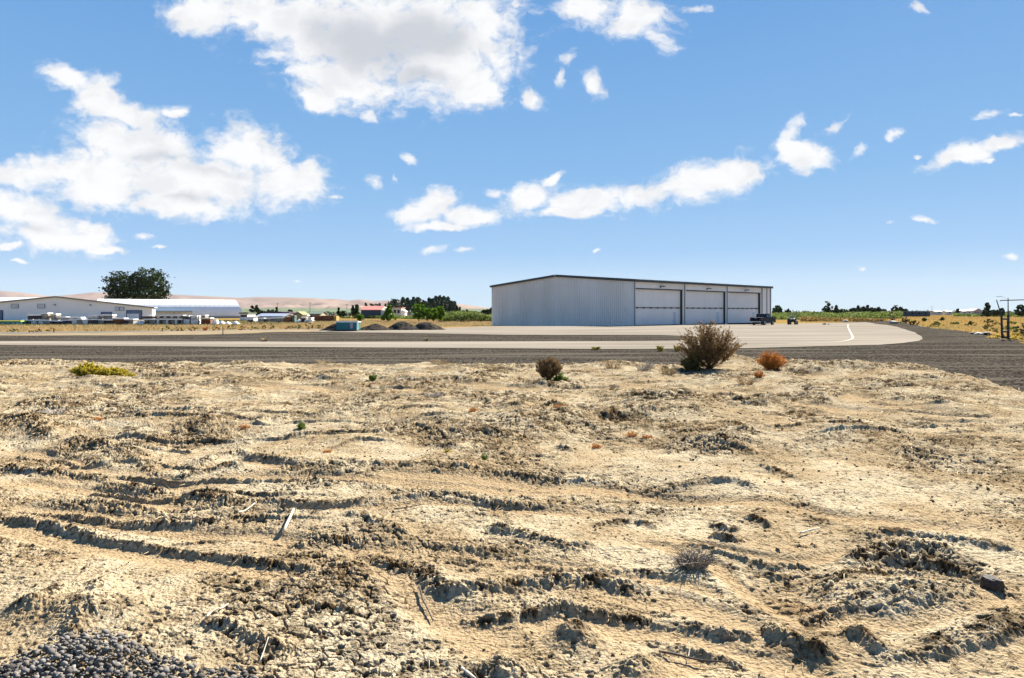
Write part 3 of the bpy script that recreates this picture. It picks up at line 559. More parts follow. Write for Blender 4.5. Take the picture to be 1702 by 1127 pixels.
# ---------------------------------------------------------------- pickup
m_car = M('navy_car_paint', (.006,.012,.024), (.008,.014,.026), scale=1, rough=.3, spec=.04)
m_chrome = M('chrome', (.35,.36,.38), (.30,.31,.33), scale=3, rough=.25, metal=.9)
m_red = M('tail_light_red', (.20,.01,.01), (.15,.01,.01), scale=3, rough=.2)
m_rim = M('alloy_rim', (.22,.22,.23), (.16,.16,.17), scale=3, rough=.35, metal=.7)
h_ = math.radians(43); pl = at(1246.5, 540.2)
tk = empty('pickup_truck', (pl[0], pl[1], zt(pl[0], pl[1])), math.pi/2-h_, label='dark blue crew cab pickup parked on the pale apron by the third hangar door', cat='pickup truck')
# local: x forward, y to the left; rear left corner at the origin -> width goes to -y
TWD = 1.98
mb = MB()
def arch(cx, r=.47, n=9): return [(cx+r*math.cos(math.pi*(1-k/(n-1))), .42+r*math.sin(math.pi*(1-k/(n-1)))) for k in range(n)]
low = [(0.02,.48)]+[(.03,.5)]+arch(1.25)+[(1.75,.36),(4.05,.36)]+arch(4.55)+[(5.25,.38),(5.72,.42),(5.80,.62),(5.76,.95),(5.62,1.08),(4.55,1.20),(4.20,1.22),(1.95,1.22),(1.95,1.26),(.05,1.26)]
mb.prism([(a_, b_) for a_, b_ in low], 1, -TWD, 0)
o = mb.build('body', m_car, tk, bevel=.03)
mb = MB()                                        # cab with sloping glass and tumblehome
prof = [(2.0,1.20),(4.25,1.20),(3.55,1.84),(3.35,1.88),(2.35,1.89),(2.12,1.84)]
n_ = len(prof); vs = []
for yy_, ins in ((-TWD+.06, 0), (-.06, 0)):
    for a_, b_ in prof: k = (b_-1.2)/.68*.16; vs.append((a_, yy_+(k if yy_ < -1 else -k), b_))
mb.add(vs, [tuple(range(n_)), tuple(range(2*n_-1, n_-1, -1))]+[(i, i+n_, (i+1)%n_+n_, (i+1)%n_) for i in range(n_)])
cab = mb.build('cab', m_car, tk, bevel=.02)
for s in (-1, 1):
    for a_, b_ in ((2.22, 2.92), (3.0, 3.78)):
        mb = MB(); z0_, z1_ = 1.27, 1.74
        def yo(z): k = (z-1.2)/.68*.16+.052; return (-TWD+k) if s < 0 else -k
        t1 = b_ if b_ < 3.5 else 3.55; eps = -.012 if s < 0 else .012
        vs = [(a_, yo(z0_)+eps, z0_), (b_+(.18 if b_ > 3.5 else 0), yo(z0_)+eps, z0_), (t1, yo(z1_)+eps, z1_), (a_, yo(z1_)+eps, z1_)]
        mb.add(vs+[(x_, y_-eps*1.5, z_) for x_, y_, z_ in vs], [(0,1,2,3),(7,6,5,4),(0,4,5,1),(1,5,6,2),(2,6,7,3),(3,7,4,0)]); mb.build('side_window', m_glassd, cab)
mb = MB(); vs = [(2.01, -TWD+.2, 1.28), (2.01, -.2, 1.28), (2.085, -.27, 1.76), (2.085, -TWD+.27, 1.76)]
mb.add(vs+[(x_+.03, y_, z_) for x_, y_, z_ in vs], [(0,1,2,3),(7,6,5,4),(0,4,5,1),(1,5,6,2),(2,6,7,3),(3,7,4,0)]); mb.build('rear_window', m_glassd, cab)
mb = MB(); vs = [(4.24, -TWD+.2, 1.24), (4.24, -.2, 1.24), (3.62, -.30, 1.80), (3.62, -TWD+.30, 1.80)]
mb.add(vs+[(x_-.04, y_, z_-.03) for x_, y_, z_ in vs], [(0,1,2,3),(7,6,5,4),(0,4,5,1),(1,5,6,2),(2,6,7,3),(3,7,4,0)]); mb.build('windscreen', m_glassd, cab)
mb = MB(); mb.box(-.03, .015, -TWD+.2, -.2, .66, 1.25); tg = mb.build('tailgate', m_car, tk, bevel=.012)
mb = MB(); mb.box(-.05, -.03, -TWD/2-.14, -TWD/2+.14, 1.08, 1.16); mb.build('tailgate_handle', m_chrome, tg)
mb = MB(); mb.box(-.16, .0, -TWD+.05, -.05, .46, .64); mb.build('rear_bumper', m_chrome, tk, bevel=.03)
mb = MB(); mb.box(5.74, 5.88, -TWD+.05, -.05, .44, .64); mb.build('front_bumper', m_chrome, tk, bevel=.03)
for y0_ in (-TWD+.01, -.18): MB().box(-.035, .02, y0_, y0_+.17, .80, 1.18).build('tail_light', m_red, tk)
for y0_ in (-TWD+.03, -.35): MB().box(5.70, 5.79, y0_, y0_+.32, .78, .94).build('headlight', m_chrome, tk)
for s in (-TWD-.22, .02): MB().box(3.92, 4.06, s, s+.20, 1.22, 1.42).build('wing_mirror', m_black, tk)
for cx_ in (1.25, 4.55):
    for cy_ in (-TWD+.13, -.13):
        w_ = MB().cyl((cx_, cy_, .40), 1, .40, .27, 24).build('wheel', m_black, tk, bevel=.0)
        sd_ = -1 if cy_ < -1 else 1
        MB().cyl((cx_, cy_+sd_*.135, .40), 1, .25, .03, 20).build('rim', m_rim, w_)
MB().box(.15, 1.9, -TWD+.12, -.12, 1.262, 1.268).build('bed_cover', m_black, tk)

# ---------------------------------------------------------------- small tractor beyond the pickup
p0 = at(1317.5, 538.5); m_tan = M('tan_paint', (.36,.31,.18), (.28,.24,.14), scale=3, rough=.6); m_seat = M('grey_seat', (.30,.32,.30), (.24,.26,.24), scale=5)
tr = empty('utility_tractor', (p0[0], p0[1], zt(p0[0], p0[1])), math.radians(58), label='small dark tractor with tan canopy posts on the apron, right of the pickup', cat='tractor')
MB().prism([(-1.1,.45),(1.5,.45),(1.5,.95),(.4,1.12),(-.2,1.0),(-1.1,.95)], 1, -.38, .38).build('body', m_black, tr, bevel=.04)
MB().box(-.75, -.15, -.28, .28, 1.04, 1.14).build('seat', m_seat, tr, bevel=.03); MB().box(-.85, -.74, -.28, .28, 1.08, 1.55).build('seat_back', m_seat, tr, bevel=.03)
for sx_ in (-.95, .75):
    for sy_ in (-.62, .62): MB().bar((sx_, sy_, .75), (sx_, sy_*.95, 2.0), .07).build('canopy_post', m_tan, tr)
    MB().bar((sx_, -.62, .8), (sx_, .62, .8), .07).build('cross_bar', m_tan, tr); MB().box(-1.15, .95, -.72, .72, 2.0, 2.08).build('canopy', m_tan, tr, bevel=.02)
MB().bar((.15, 0, 1.05), (-.05, 0, 1.42), .05).cyl((-.08, 0, 1.43), 0, .17, .03, 14).build('steering_wheel', m_black, tr)
for x_, r_ in ((-.75, .52), (1.05, .36)):
    for s in (-1, 1):
        w_ = MB().cyl((x_, s*.56, r_), 1, r_, .28, 20).build('wheel', m_black, tr); MB().cyl((x_, s*.705, r_), 1, r_*.5, .03, 14).build('rim', m_tan, w_)

# ---------------------------------------------------------------- gravel piles and teal container
m_pile = M('pile_gravel', (.03,.025,.020), (.09,.075,.06), scale=2.2, rough=1, bump=1, bscale=4, detail=8, bdist=.2, spec=0)
def pile(px, pyb, wpx, hpx, label, seed, asp=.8, skew=0):
    x0, y0, _ = at(px, pyb); w_ = 1.18*wpx/F*y0; h = 1.06*hpx/F*y0; n = 70; g = np.linspace(-1.25, 1.25, n); A, B = np.meshgrid(g, g)
    Rr = np.hypot(A-skew*np.clip(1-np.hypot(A,B),0,1), B); Xl = A*w_/2; Yl = B*w_/2*asp
    Zl = h*(1.04-np.sqrt(Rr**2+.035)-.0)*1.0 + fbm(Xl+seed*9, Yl, .8, 5, seed)*h*.16*(Rr < 1.1)
    Zl = np.minimum(Zl, h*.97+fbm(Xl+seed, Yl, 1.5, 3, seed)*.1) - .05
    V_ = np.stack([Xl, Yl, Zl], -1).reshape(-1, 3); i_, j_ = np.meshgrid(np.arange(n-1), np.arange(n-1)); k_ = (j_*n+i_).ravel()
    kk = V_[k_, 2] > -.5
    o = npobj('gravel_pile', V_, np.stack([k_, k_+1, k_+n+1, k_+n], -1)[kk], m_pile, smooth=True); o.location = (x0, y0+w_/2*asp*.8, 0)
    return tag(o, label, 'gravel pile', 'gravel piles beyond the apron')
pile(562, 549.6, 62, 17.5, 'steep dark gravel pile against the left end of the teal container', 3, skew=.15)
pile(614, 549.3, 56, 12.5, 'low dark gravel pile just right of the teal container', 4, skew=.25)
pile(667, 548.6, 58, 16.5, 'pointed dark gravel pile, third from the left of the four', 5)
pile(706, 548.3, 60, 15.8, 'broad dark gravel pile nearest the hangar', 6, skew=-.1)
m_teal = M('teal_paint', (.004,.17,.175), (.004,.145,.15), scale=.8, rough=.45); m_tealw = M('pale_rim', (.80,.85,.83), (.5,.6,.58), scale=2, rough=.5)
p0 = at(559, 550.2); d0 = p0[1]; WD = 33.5/F*d0; HT = 14.2/F*d0
tb = empty('dumpster', (p0[0], p0[1], 0), math.radians(3), label='teal open-top metal container with pale rim between two gravel piles', cat='dumpster')
mb = MB().box(0, WD, 0, .08, .12, HT).box(0, WD, 2.3, 2.38, .12, HT).box(0, .08, .08, 2.3, .12, HT).box(WD-.08, WD, .08, 2.3, .12, HT).box(.08, WD-.08, .08, 2.3, .12, .2)
for k in range(5): mb.box(.15+k*(WD-.3)/4-.04, .15+k*(WD-.3)/4+.04, -.05, 0, .12, HT-.12)
mb.build('shell', m_teal, tb)
MB().box(-.05, WD+.14, -.09, .12, HT, HT+.15).box(-.05, WD+.05, 2.26, 2.43, HT, HT+.09).box(WD-.03, WD+.14, .12, 2.26, HT, HT+.09).box(-.06, .1, .12, 2.26, HT, HT+.09).build('top_rim', m_tealw, tb)
MB().box(WD+.002, WD+.14, -.07, .10, .12, HT-.002).build('corner_post', m_tealw, tb)
m_sign = M('sign_sheet', (.45,.38,.42), (.30,.22,.30), scale=9, rough=.5, contrast=(.45,.55)); MB().box(WD-.72, WD-.40, -.07, -.055, .28, .85).build('sign', m_sign, tb)
for q in (.1, WD-.3): MB().box(q, q+.2, .3, 2.1, .0, .12).build('skid', m_black, tb)

# ---------------------------------------------------------------- left buildings
m_wh = M('pale_blue_siding', (.93,.91,.88), (.89,.87,.84), scale=.3, rough=.5); m_whr = M('white_roof', (.86,.84,.80), (.80,.78,.75), scale=.4, rough=.6)
m_bl = M('blue_door_paint', (.13,.19,.31), (.10,.15,.26), scale=1, rough=.5); m_edge = M('grey_edge', (.16,.19,.21), (.2,.23,.25), scale=1, rough=.5); m_glz = M('pale_window', (.62,.66,.66), (.5,.55,.58), scale=.5, rough=.3)
ux, uy = .906, .423; OX, OY = xat(253, 200), 200.0      # right front corner, wall runs back to the left
AW = math.atan2(uy, ux)
wh = empty('warehouse', (OX, OY, 0), AW, label='pale blue-grey gabled metal warehouse with blue doors, at the far left', cat='warehouse')
def wl(px, py):
    k = (px-CX)/F; t_ = (k*OY-OX)/(ux-k*uy); return t_, zat(py, OY+t_*uy)
RT = -23.8; RZ2 = 6.45; EZ2 = 3.5; LT = 2*RT; DP = 18
mb = MB().prism([(LT,-.2),(0,-.2),(0,EZ2),(RT,RZ2),(LT,EZ2)], 1, 0, DP); q = LT+.3
while q < 0:
    zt_ = RZ2-abs(q-RT)*(RZ2-EZ2)/abs(RT)-.1; mb.box(q-.09, q+.09, -.098, 0, 0, zt_); q += .9
mb.build('wall', m_wh, wh)
s_ = (RZ2-EZ2)/abs(RT)
mb = MB().prism([(RT,RZ2+.01),(.6,EZ2-.6*s_+.01),(.6,EZ2-.6*s_+.15),(RT,RZ2+.15)], 1, -.4, DP+.4).prism([(RT,RZ2+.01),(LT-.6,EZ2-.6*s_+.01),(LT-.6,EZ2-.6*s_+.15),(RT,RZ2+.15)], 1, -.4, DP+.4)
mb.build('roof', m_whr, wh)
mb = MB().prism([(RT,RZ2-.22),(.6,EZ2-.6*s_-.22),(.6,EZ2-.6*s_+.16),(RT,RZ2+.16)], 1, -.5, -.41).prism([(RT,RZ2-.22),(LT-.6,EZ2-.6*s_-.22),(LT-.6,EZ2-.6*s_+.16),(RT,RZ2+.16)], 1, -.5, -.41)
mb.build('rake_trim', m_edge, wh)
def panel(a_, b_, c_, d_, name, mat, par, yo_=-.14, frame=None):
    t0, z1_ = wl(a_, b_); t1, _ = wl(c_, b_); _, z0_ = wl((a_+c_)/2, d_)
    mb = MB().box(t0, t1, yo_, -.02, z0_, z1_).build(name, mat, par)
    if frame: 
        f = .1; MB().box(t0-f, t1+f, yo_-.03, yo_-.004, z1_, z1_+f).box(t0-f, t1+f, yo_-.03, yo_-.004, z0_-f, z0_).box(t0-f, t0, yo_-.03, yo_-.004, z0_, z1_).box(t1, t1+f*2, yo_-.03, yo_-.004, z0_, z1_).build('frame', frame, mb)
    return mb
panel(19, 505.6, 30, 512, 'window', m_glz, wh, frame=m_edge); panel(63, 505.6, 74, 512, 'window', m_glz, wh, frame=m_edge)
panel(191.8, 510.8, 197.5, 516, 'window', m_glz, wh, frame=m_edge); panel(199.5, 510.8, 205.5, 516, 'window', m_glz, wh, frame=m_edge)
panel(-8, 516, 4, 533, 'sliding_door', m_bl, wh, frame=m_black); panel(168.5, 519, 185, 531, 'sliding_door', m_bl, wh, frame=m_black)
o = panel(210.5, 516, 235, 531, 'sliding_door', m_bl, wh, frame=m_black)
panel(211, 521.5, 231, 531, 'lower_leaf', m_whr, o, yo_=-.2)
for a_, b_ in ((92.5, 508), (151.5, 508.5), (221.5, 509)):
    t0, z0_ = wl(a_, b_); MB().bar((t0, -.05, z0_-.1), (t0-.1, -.7, z0_+.3), .10).box(t0-.4, t0+.2, -1.1, -.6, z0_+.22, z0_+.42).build('wall_lamp', m_edge, wh)
# low white-roofed shed whose ridge shows over the warehouse roof
sx_, sy_ = xat(18, 262), 262; sh_ = empty('shed', (sx_, sy_, 0), math.radians(4), label='white-roofed shed showing just above the left roof slope of the warehouse', cat='shed')
MB().prism([(-9,0),(9,0),(9,5.6),(-9,5.6)], 1, 0, 14).build('wall', m_wh, sh_)
MB().prism([(-.4,5.61),(7,8.0),(14.4,5.61)], 0, -13.5, 14).build('roof', m_whr, sh_)
# barrel roofed building
QA = math.radians(28); qx, qy = xat(404, 250), 250.0; QW, QH, QL = 16.0, 6.7, 46.0
qb = empty('arched_building', (qx, qy, 0), QA, label='long white barrel-roofed building right of the warehouse', cat='building')
prof = []
for k in range(25):
    th_ = math.pi*k/24; prof.append((QW/2-QW/2*math.cos(th_), .75+(QH-.75)*math.sin(th_)**.85))
mb = MB().prism([(a_, b_) for a_, b_ in prof], 0, -QL, 0)
for i_ in range(len(prof), 2*len(prof)): mb.v[i_] = (-2.6*((mb.v[i_][2]-.75)/QH)**1.5, mb.v[i_][1], mb.v[i_][2])
q = -QL+1.5
while q < -2.8:
    vs = []; k0 = len(mb.v)
    for a_, b_ in prof: n_ = math.hypot(a_-QW/2, b_-.7) or 1; vs += [(q, QW/2+(a_-QW/2)*(1+.05/n_), .7+(b_-.7)*(1+.05/n_)), (q+.12, QW/2+(a_-QW/2)*(1+.05/n_), .7+(b_-.7)*(1+.05/n_))]
    mb.add(vs, [(2*i, 2*i+1, 2*i+3, 2*i+2) for i in range(len(prof)-1)]); q += 1.6
mb.build('barrel_roof', m_whr, qb)
MB().box(-QL+.1, -.1, .1, QW-.1, -.3, .75).build('base_wall', m_conc, qb)
m_awn = M('awning_edge', (.20,.24,.24), (.16,.2,.2), scale=2)
MB().box(-34, -17, -2.2, .1, 2.35, 2.5).build('awning', m_awn, qb)
for k in range(4): MB().bar((-33.9+k*5.6, -2.1, 0), (-33.9+k*5.6, -2.1, 2.35), .1).build('awning_post', m_awn, qb)
# ---------------------------------------------------------------- trees
tree('shade_tree', 'huge dark broadleaf tree towering behind the barrel roof, its left half', 'tree', 285, 175, 232, 451, m_dark, 'round', 6000, .8, 'tall trees behind the arched building', base=.18, clumps=190)
tree('shade_tree', 'huge dark broadleaf tree behind the barrel roof, right half with lighter edge', 'tree', 290, 214, 278, 445, m_dark, 'round', 7200, .8, 'tall trees behind the arched building', base=.18, clumps=210)
tree('young_tree', 'bright green round young tree left of the pale barn, behind the teal container', 'tree', 150, 591, 605, 521, m_light, 'round', 900, .32, base=.15)
tree('young_tree', 'bright green bushy tree in front of the red-roofed barn gable', 'tree', 165, 633, 659, 508, m_light, 'cone', 2000, .45, base=.08)
for k, (a_, b_, c_, l_) in enumerate(((686, 706, 503, 'bright green leaning tree, tallest and leftmost of the bright clump before the poplars'), (700, 720, 511, 'bright green bushy tree, middle left of the bright clump before the poplars'), (712, 729, 512, 'low bright green tree, middle right of the bright clump before the poplars'), (723, 739, 509, 'yellow-green round tree at the right end of the bright clump'))):
    tree('young_tree', l_, 'tree', 165+k*2, a_, b_, c_, m_light, 'round', 1500, .45, 'bright green trees before the poplars', base=.05)
pops = [(645,668,498,'broad dark tree at the left end of the poplar row','round'),(666,674,495,'narrow poplar beside the broad left tree','poplar'),(672,682,496,'second poplar of the left pair','poplar'),(682,692,495,'poplar with a leaning tip, left of the middle','poplar'),(690,701,495,'wide dark poplar behind the bright clump','poplar'),(700,712,500,'rounded lower tree in the dip of the poplar row','round'),(710,717,496,'slim pointed poplar right of the dip','poplar'),(716,722,497,'slimmest poplar next to the tallest group','poplar'),(720,729,493,'left poplar of the tallest group','poplar'),(726,736,492,'tallest poplar of the row','poplar'),(734,742,493,'poplar just right of the tallest one','poplar'),(741,748,494,'last tall poplar on the right','poplar'),(747,758,501,'drooping dark tree at the right end of the poplar row','round')]
for k, (a_, b_, c_, l_, s_) in enumerate(pops):
    tree('poplar' if s_ == 'poplar' else 'windbreak_tree', l_, 'tree', 430+(k*37)%60, a_-2, b_+2, c_-.5, m_pop, s_, 2200, 1.15, 'poplar windbreak', base=.03)
for k, (a_, b_, c_, l_, s_, d_) in enumerate([(757,762,509,'small pointed conifer just past the poplar row','cone',420),(762,767,511,'second small conifer past the poplar row','cone',430),(766,773,516,'low dark shrub tree past the poplar row','round',430),(773,779,515,'green v-shaped young poplar standing alone','poplar',300),(800,808,515,'low dark tree touching the cluster left of the hangar','round',420),(808,815,514,'middle dark tree of the cluster left of the hangar','round',420),(813,822,511,'taller dark tree against the hangar corner','round',410),
  (604,612,504,'dark conifer behind the left end of the red barn roof','cone',300),(615,622,503,'dark round tree behind the middle of the red barn roof, left','round',300),(620,628,503,'dark round tree behind the middle of the red barn roof, right','round',305),(628,634,504,'dark conifer behind the right part of the red barn roof','cone',300),(638,643,505,'small dark tree behind the barn gable','round',300),
  (582,591,508,'dark conifer, left one of the pair left of the red barn','cone',290),(588,598,506,'tall dark conifer with twin tips left of the red barn','cone',292),(559,567,512,'dark pointed tree above the teal container','cone',280),(565,575,517,'low round dark tree beside the pointed one','round',285),
  (415,423,508,'dark poplar, left one of the pair behind the yard','poplar',320),(423,430,508,'dark poplar, right one of the pair behind the yard','poplar',322),(427,434,513,'dark round tree right of the two yard poplars','round',325),(433,440,515,'low dark tree left of the purple shed','round',325),(443,450,515,'dark tree left behind the purple shed','round',330),(449,456,514,'green tree behind the purple shed','round',332),(456,463,511,'dark peaked tree behind the purple shed roof','cone',334),(478,486,515,'dark round tree at the right end of the purple shed','round',300),
  (1283,1289,512,'small dark conifer touching the right end of the hangar','cone',330),(1287,1299,508,'round grey-green tree right of the hangar','round',320),(1304,1309,516,'small dark bush tree, left of the tractor roof','round',320),(1308,1313,514,'small dark bush tree above the tractor roof','round',322),
  (1367,1382,501,'tall airy tree with an open crown, alone above the green hedge','airy',340),(1372,1379,509,'dark low tree at the foot of the airy tree','round',335),(1379,1387,516,'low dark shrub tree right of the airy tree','round',335),(1385,1395,508,'dark pointed conifer right of the airy tree','cone',340),(1393,1409,514,'broad low green tree right of the pointed conifer','round',350),
  (1412,1424,512,'leftmost dark tree of the far right grove','round',420),(1421,1432,509,'dark tree with a spire, second in the far right grove','cone',425),(1429,1440,510,'dark tree in the middle of the far right grove','round',420),(1437,1447,508,'tallest dark conifer of the far right grove','cone',428),(1444,1456,511,'round dark tree right of the tallest grove conifer','round',420),(1452,1464,510,'dark tree near the right end of the grove','round',424),(1461,1474,513,'last low dark tree of the far right grove','round',420),
  (1478,1497,508,'spreading dark tree beside the long grey shed','round',330),(1495,1509,514,'low dark tree over the left end of the long grey shed','round',400),(1590,1594,514,'tiny lone dark tree in the far right field','poplar',400),(1633,1649,504,'dark pyramid-shaped pine left of the metal frame','cone',330),(1649,1660,515,'low dark shrub tree right of the pyramid pine','round',340),(1662,1669,512,'small dark tree seen through the metal frame','round',340),(1689,1705,507,'round dark tree at the right edge of the photo','round',330)]):
    tree('conifer' if s_ == 'cone' else ('poplar' if s_ == 'poplar' else 'broadleaf_tree'), l_, 'tree', d_, a_-.5, b_+.5, c_, m_mid if 'green' in l_ or s_ == 'airy' else m_dark, s_, 900 if s_ == 'airy' else (1100 if (b_-a_) > 9 else 600), d_*.0024 if s_ == 'airy' else d_*.0028, 'distant trees', base=.06)
# ---------------------------------------------------------------- far and middle buildings
m_redroof = M('red_roof', (.42,.13,.10), (.36,.11,.09), scale=.6); m_bluew = M('dark_blue_wall', (.045,.07,.095), (.04,.06,.08), scale=.6); m_cream = M('cream_wall', (.55,.52,.44), (.5,.47,.4), scale=.5)
m_purp = M('purple_wall', (.075,.05,.085), (.06,.04,.07), scale=.8); m_brick = M('red_brown_wall', (.20,.075,.06), (.16,.06,.05), scale=.8); m_slate = M('slate_roof', (.20,.24,.33), (.16,.19,.27), scale=.6)
m_rust = M('rust_steel', (.25,.085,.025), (.13,.045,.02), scale=1.4, contrast=(.4,.6)); m_tanst = M('tan_stone', (.42,.34,.23), (.22,.17,.11), scale=2.5, contrast=(.4,.6)); m_wrap = M('white_wrap', (.90,.87,.82), (.62,.57,.52), scale=2.2, contrast=(.4,.65))
m_char = M('charcoal_block', (.035,.03,.035), (.075,.065,.065), scale=3, contrast=(.4,.6)); m_stone = M('grey_stone', (.36,.33,.29), (.13,.115,.10), scale=3.5, contrast=(.42,.58)); m_cap = M('cap_sheet', (.92,.90,.86), (.82,.79,.74), scale=2); m_wood = M('pallet_wood', (.33,.25,.16), (.24,.18,.12), scale=6)
m_dgreen = M('green_roof_paint', (.06,.10,.07), (.09,.13,.09), scale=2); m_ochre = M('ochre_paint', (.45,.27,.06), (.38,.22,.05), scale=2)
def hut(name, label, cat, d, px0, px1, yroof, yeave, wallm, roofm, dep=10, rot=0, ridge='x', win=0, zlow=-.2):
    x0, x1 = xat(px0, d), xat(px1, d); w_ = x1-x0; zr = zat(yroof, d); ze = zat(yeave, d)
    r0 = empty(name, (x0, d, 0), rot, label=label, cat=cat)
    if ridge == 'x':
        MB().prism([(0,zlow),(dep,zlow),(dep,ze),(dep/2,zr-.02),(0,ze)], 0, 0, w_).build('wall', wallm, r0)
        MB().prism([(-.3,ze-.05),(dep/2,zr+.02),(dep+.3,ze-.05),(dep+.3,ze+.15),(dep/2,zr+.25),(-.3,ze+.15)], 0, -.3, w_+.3).build('roof', roofm, r0)
    elif ridge == 'flat':
        MB().box(0, w_, 0, dep, zlow, ze).build('wall', wallm, r0); MB().box(-.25, w_+.25, -.25, dep+.25, ze+.002, zr).build('roof', roofm, r0)
    else:
        MB().prism([(0,zlow),(w_,zlow),(w_,ze),(w_/2,zr-.02),(0,ze)], 1, 0, dep).build('wall', wallm, r0)
        MB().prism([(-.3,ze-.05),(w_/2,zr+.02),(w_+.3,ze-.05),(w_+.3,ze+.15),(w_/2,zr+.25),(-.3,ze+.15)], 1, -.3, dep+.3).build('roof', roofm, r0)
    for k in range(win): q = w_*(k+.7)/(win+.4); MB().box(q-.45, q+.45, -.06, -.005, ze*.45, ze*.8).build('window', m_glassd, r0)
    return r0
br = hut('barn', 'dark blue-walled barn with a pink-red metal roof and cream gable end', 'barn', 235, 600, 633, 509.5, 515.6, m_bluew, m_redroof, 12, 0)
w_ = xat(633,235)-xat(600,235); ze = zat(515.6,235); zr = zat(509.5,235)
MB().prism([(0.0,0),(11.9,0),(11.9,ze),(5.95,zr-.06),(0.0,ze)], 0, w_+.005, w_+1.6).build('gable_wall', m_cream, br); MB().box(w_+1.61, w_+1.66, 4.2, 7.6, 0, 3.0).build('barn_door', m_bluew, br)
hut('farm_building', 'white flat-fronted building with a thin red roof edge beside the poplars', 'building', 260, 652, 667, 510.6, 511.6, m_cream, m_redroof, 9, ridge='flat', win=2)
hut('storage_dome', 'small pale round-topped storage hut right of the white farm building', 'hut', 250, 667, 673, 516, 518.5, m_cap, m_cap, 5, ridge='y')
o = hut('stock_trailer', 'brown covered trailer parked alone on the horizon left of the hangar', 'trailer', 250, 781, 791.5, 517.3, 518.2, m_brick, m_black, 2.6, ridge='flat', win=3, zlow=.55)
for q in (.5, 1.8): MB().cyl((q, .02, .35), 1, .36, .25, 14).build('wheel', m_black, o)
hut('shed', 'long low purple-brown shed behind the yard with white roof vents', 'shed', 215, 440, 466, 517.8, 519.5, m_purp, m_purp, 9, ridge='flat', win=4)
hut('shed', 'red-brown brick block joined to the purple shed', 'shed', 214, 466.5, 480, 518.6, 520.0, m_brick, m_purp, 8, ridge='flat', win=1)
hut('shed', 'low open shed with a wide slate-blue roof in front of the purple shed', 'shed', 178, 426, 470, 522.5, 526.5, m_tanst, m_slate, 9)
hut('shed', 'small shed with a dark green roof at the right end of the arched building', 'shed', 190, 399, 411.5, 519.5, 521.5, m_cap, m_dgreen, 6, ridge='flat', win=2)
hut('shed', 'pale green-roofed open shed behind the rust-coloured containers', 'shed', 190, 513, 532, 518.2, 522.5, m_tanst, m_dgreen, 7, win=2)
hut('shed', 'olive canopy with sagging cover in the middle of the yard', 'canopy', 165, 490, 501, 519.5, 523.5, m_tanst, M('olive_cloth', (.27,.24,.08), (.2,.18,.06), scale=2), 5, ridge='y')
hut('long_shed', 'long low dark grey shed on the horizon in the right field', 'shed', 360, 1487, 1546, 517.0, 517.8, M('dark_grey_wall', (.06,.075,.085), (.05,.06,.07), scale=1), m_edge, 14, ridge='flat', win=5)
hut('distant_hall', 'faint pink-grey hall with a pyramid roof on the right horizon', 'building', 620, 1619, 1633, 513, 517, M('pink_grey_wall', (.42,.33,.31), (.38,.3,.28), scale=1), M('pink_grey_roof', (.40,.31,.30), (.36,.28,.27), scale=1), 12, ridge='y', win=3)
for k, (a_, b_, c_, l_) in enumerate(((1556,1566,516.8,'tiny pale building on the horizon just right of the long grey shed'),(1574,1583,516.6,'small white building on the horizon left of the lone tiny tree'),(1600,1606,516.2,'tiny pale building between the lone tiny tree and the pyramid roof'),(1607,1616,515.8,'small grey building left of the pyramid-roofed hall'))):
    hut('distant_house', l_, 'house', 560, a_, b_, c_, c_+.9, m_cream, m_edge, 9, win=1)
# utility poles
for px, yt, d, l_ in ((461.5, 503.5, 330, 'leftmost thin utility pole, above the purple shed'), (515.3, 502, 330, 'middle utility pole with a crossarm, in front of the hills'), (576.5, 504.5, 340, 'right utility pole, above the teal container'), (1549, 509, 520, 'faint thin mast on the horizon behind the long grey shed')):
    r0 = empty('utility_pole', (xat(px, d), d, 0), label=l_, cat='pole', group='utility poles'); h = zat(yt, d)
    MB().tube([(0,0,-.2),(0,0,h)], [.17,.11], 6).build('pole', m_edge, r0); MB().bar((-.9,0,h-.5),(.9,0,h-.5), .12).build('crossarm', m_edge, r0)
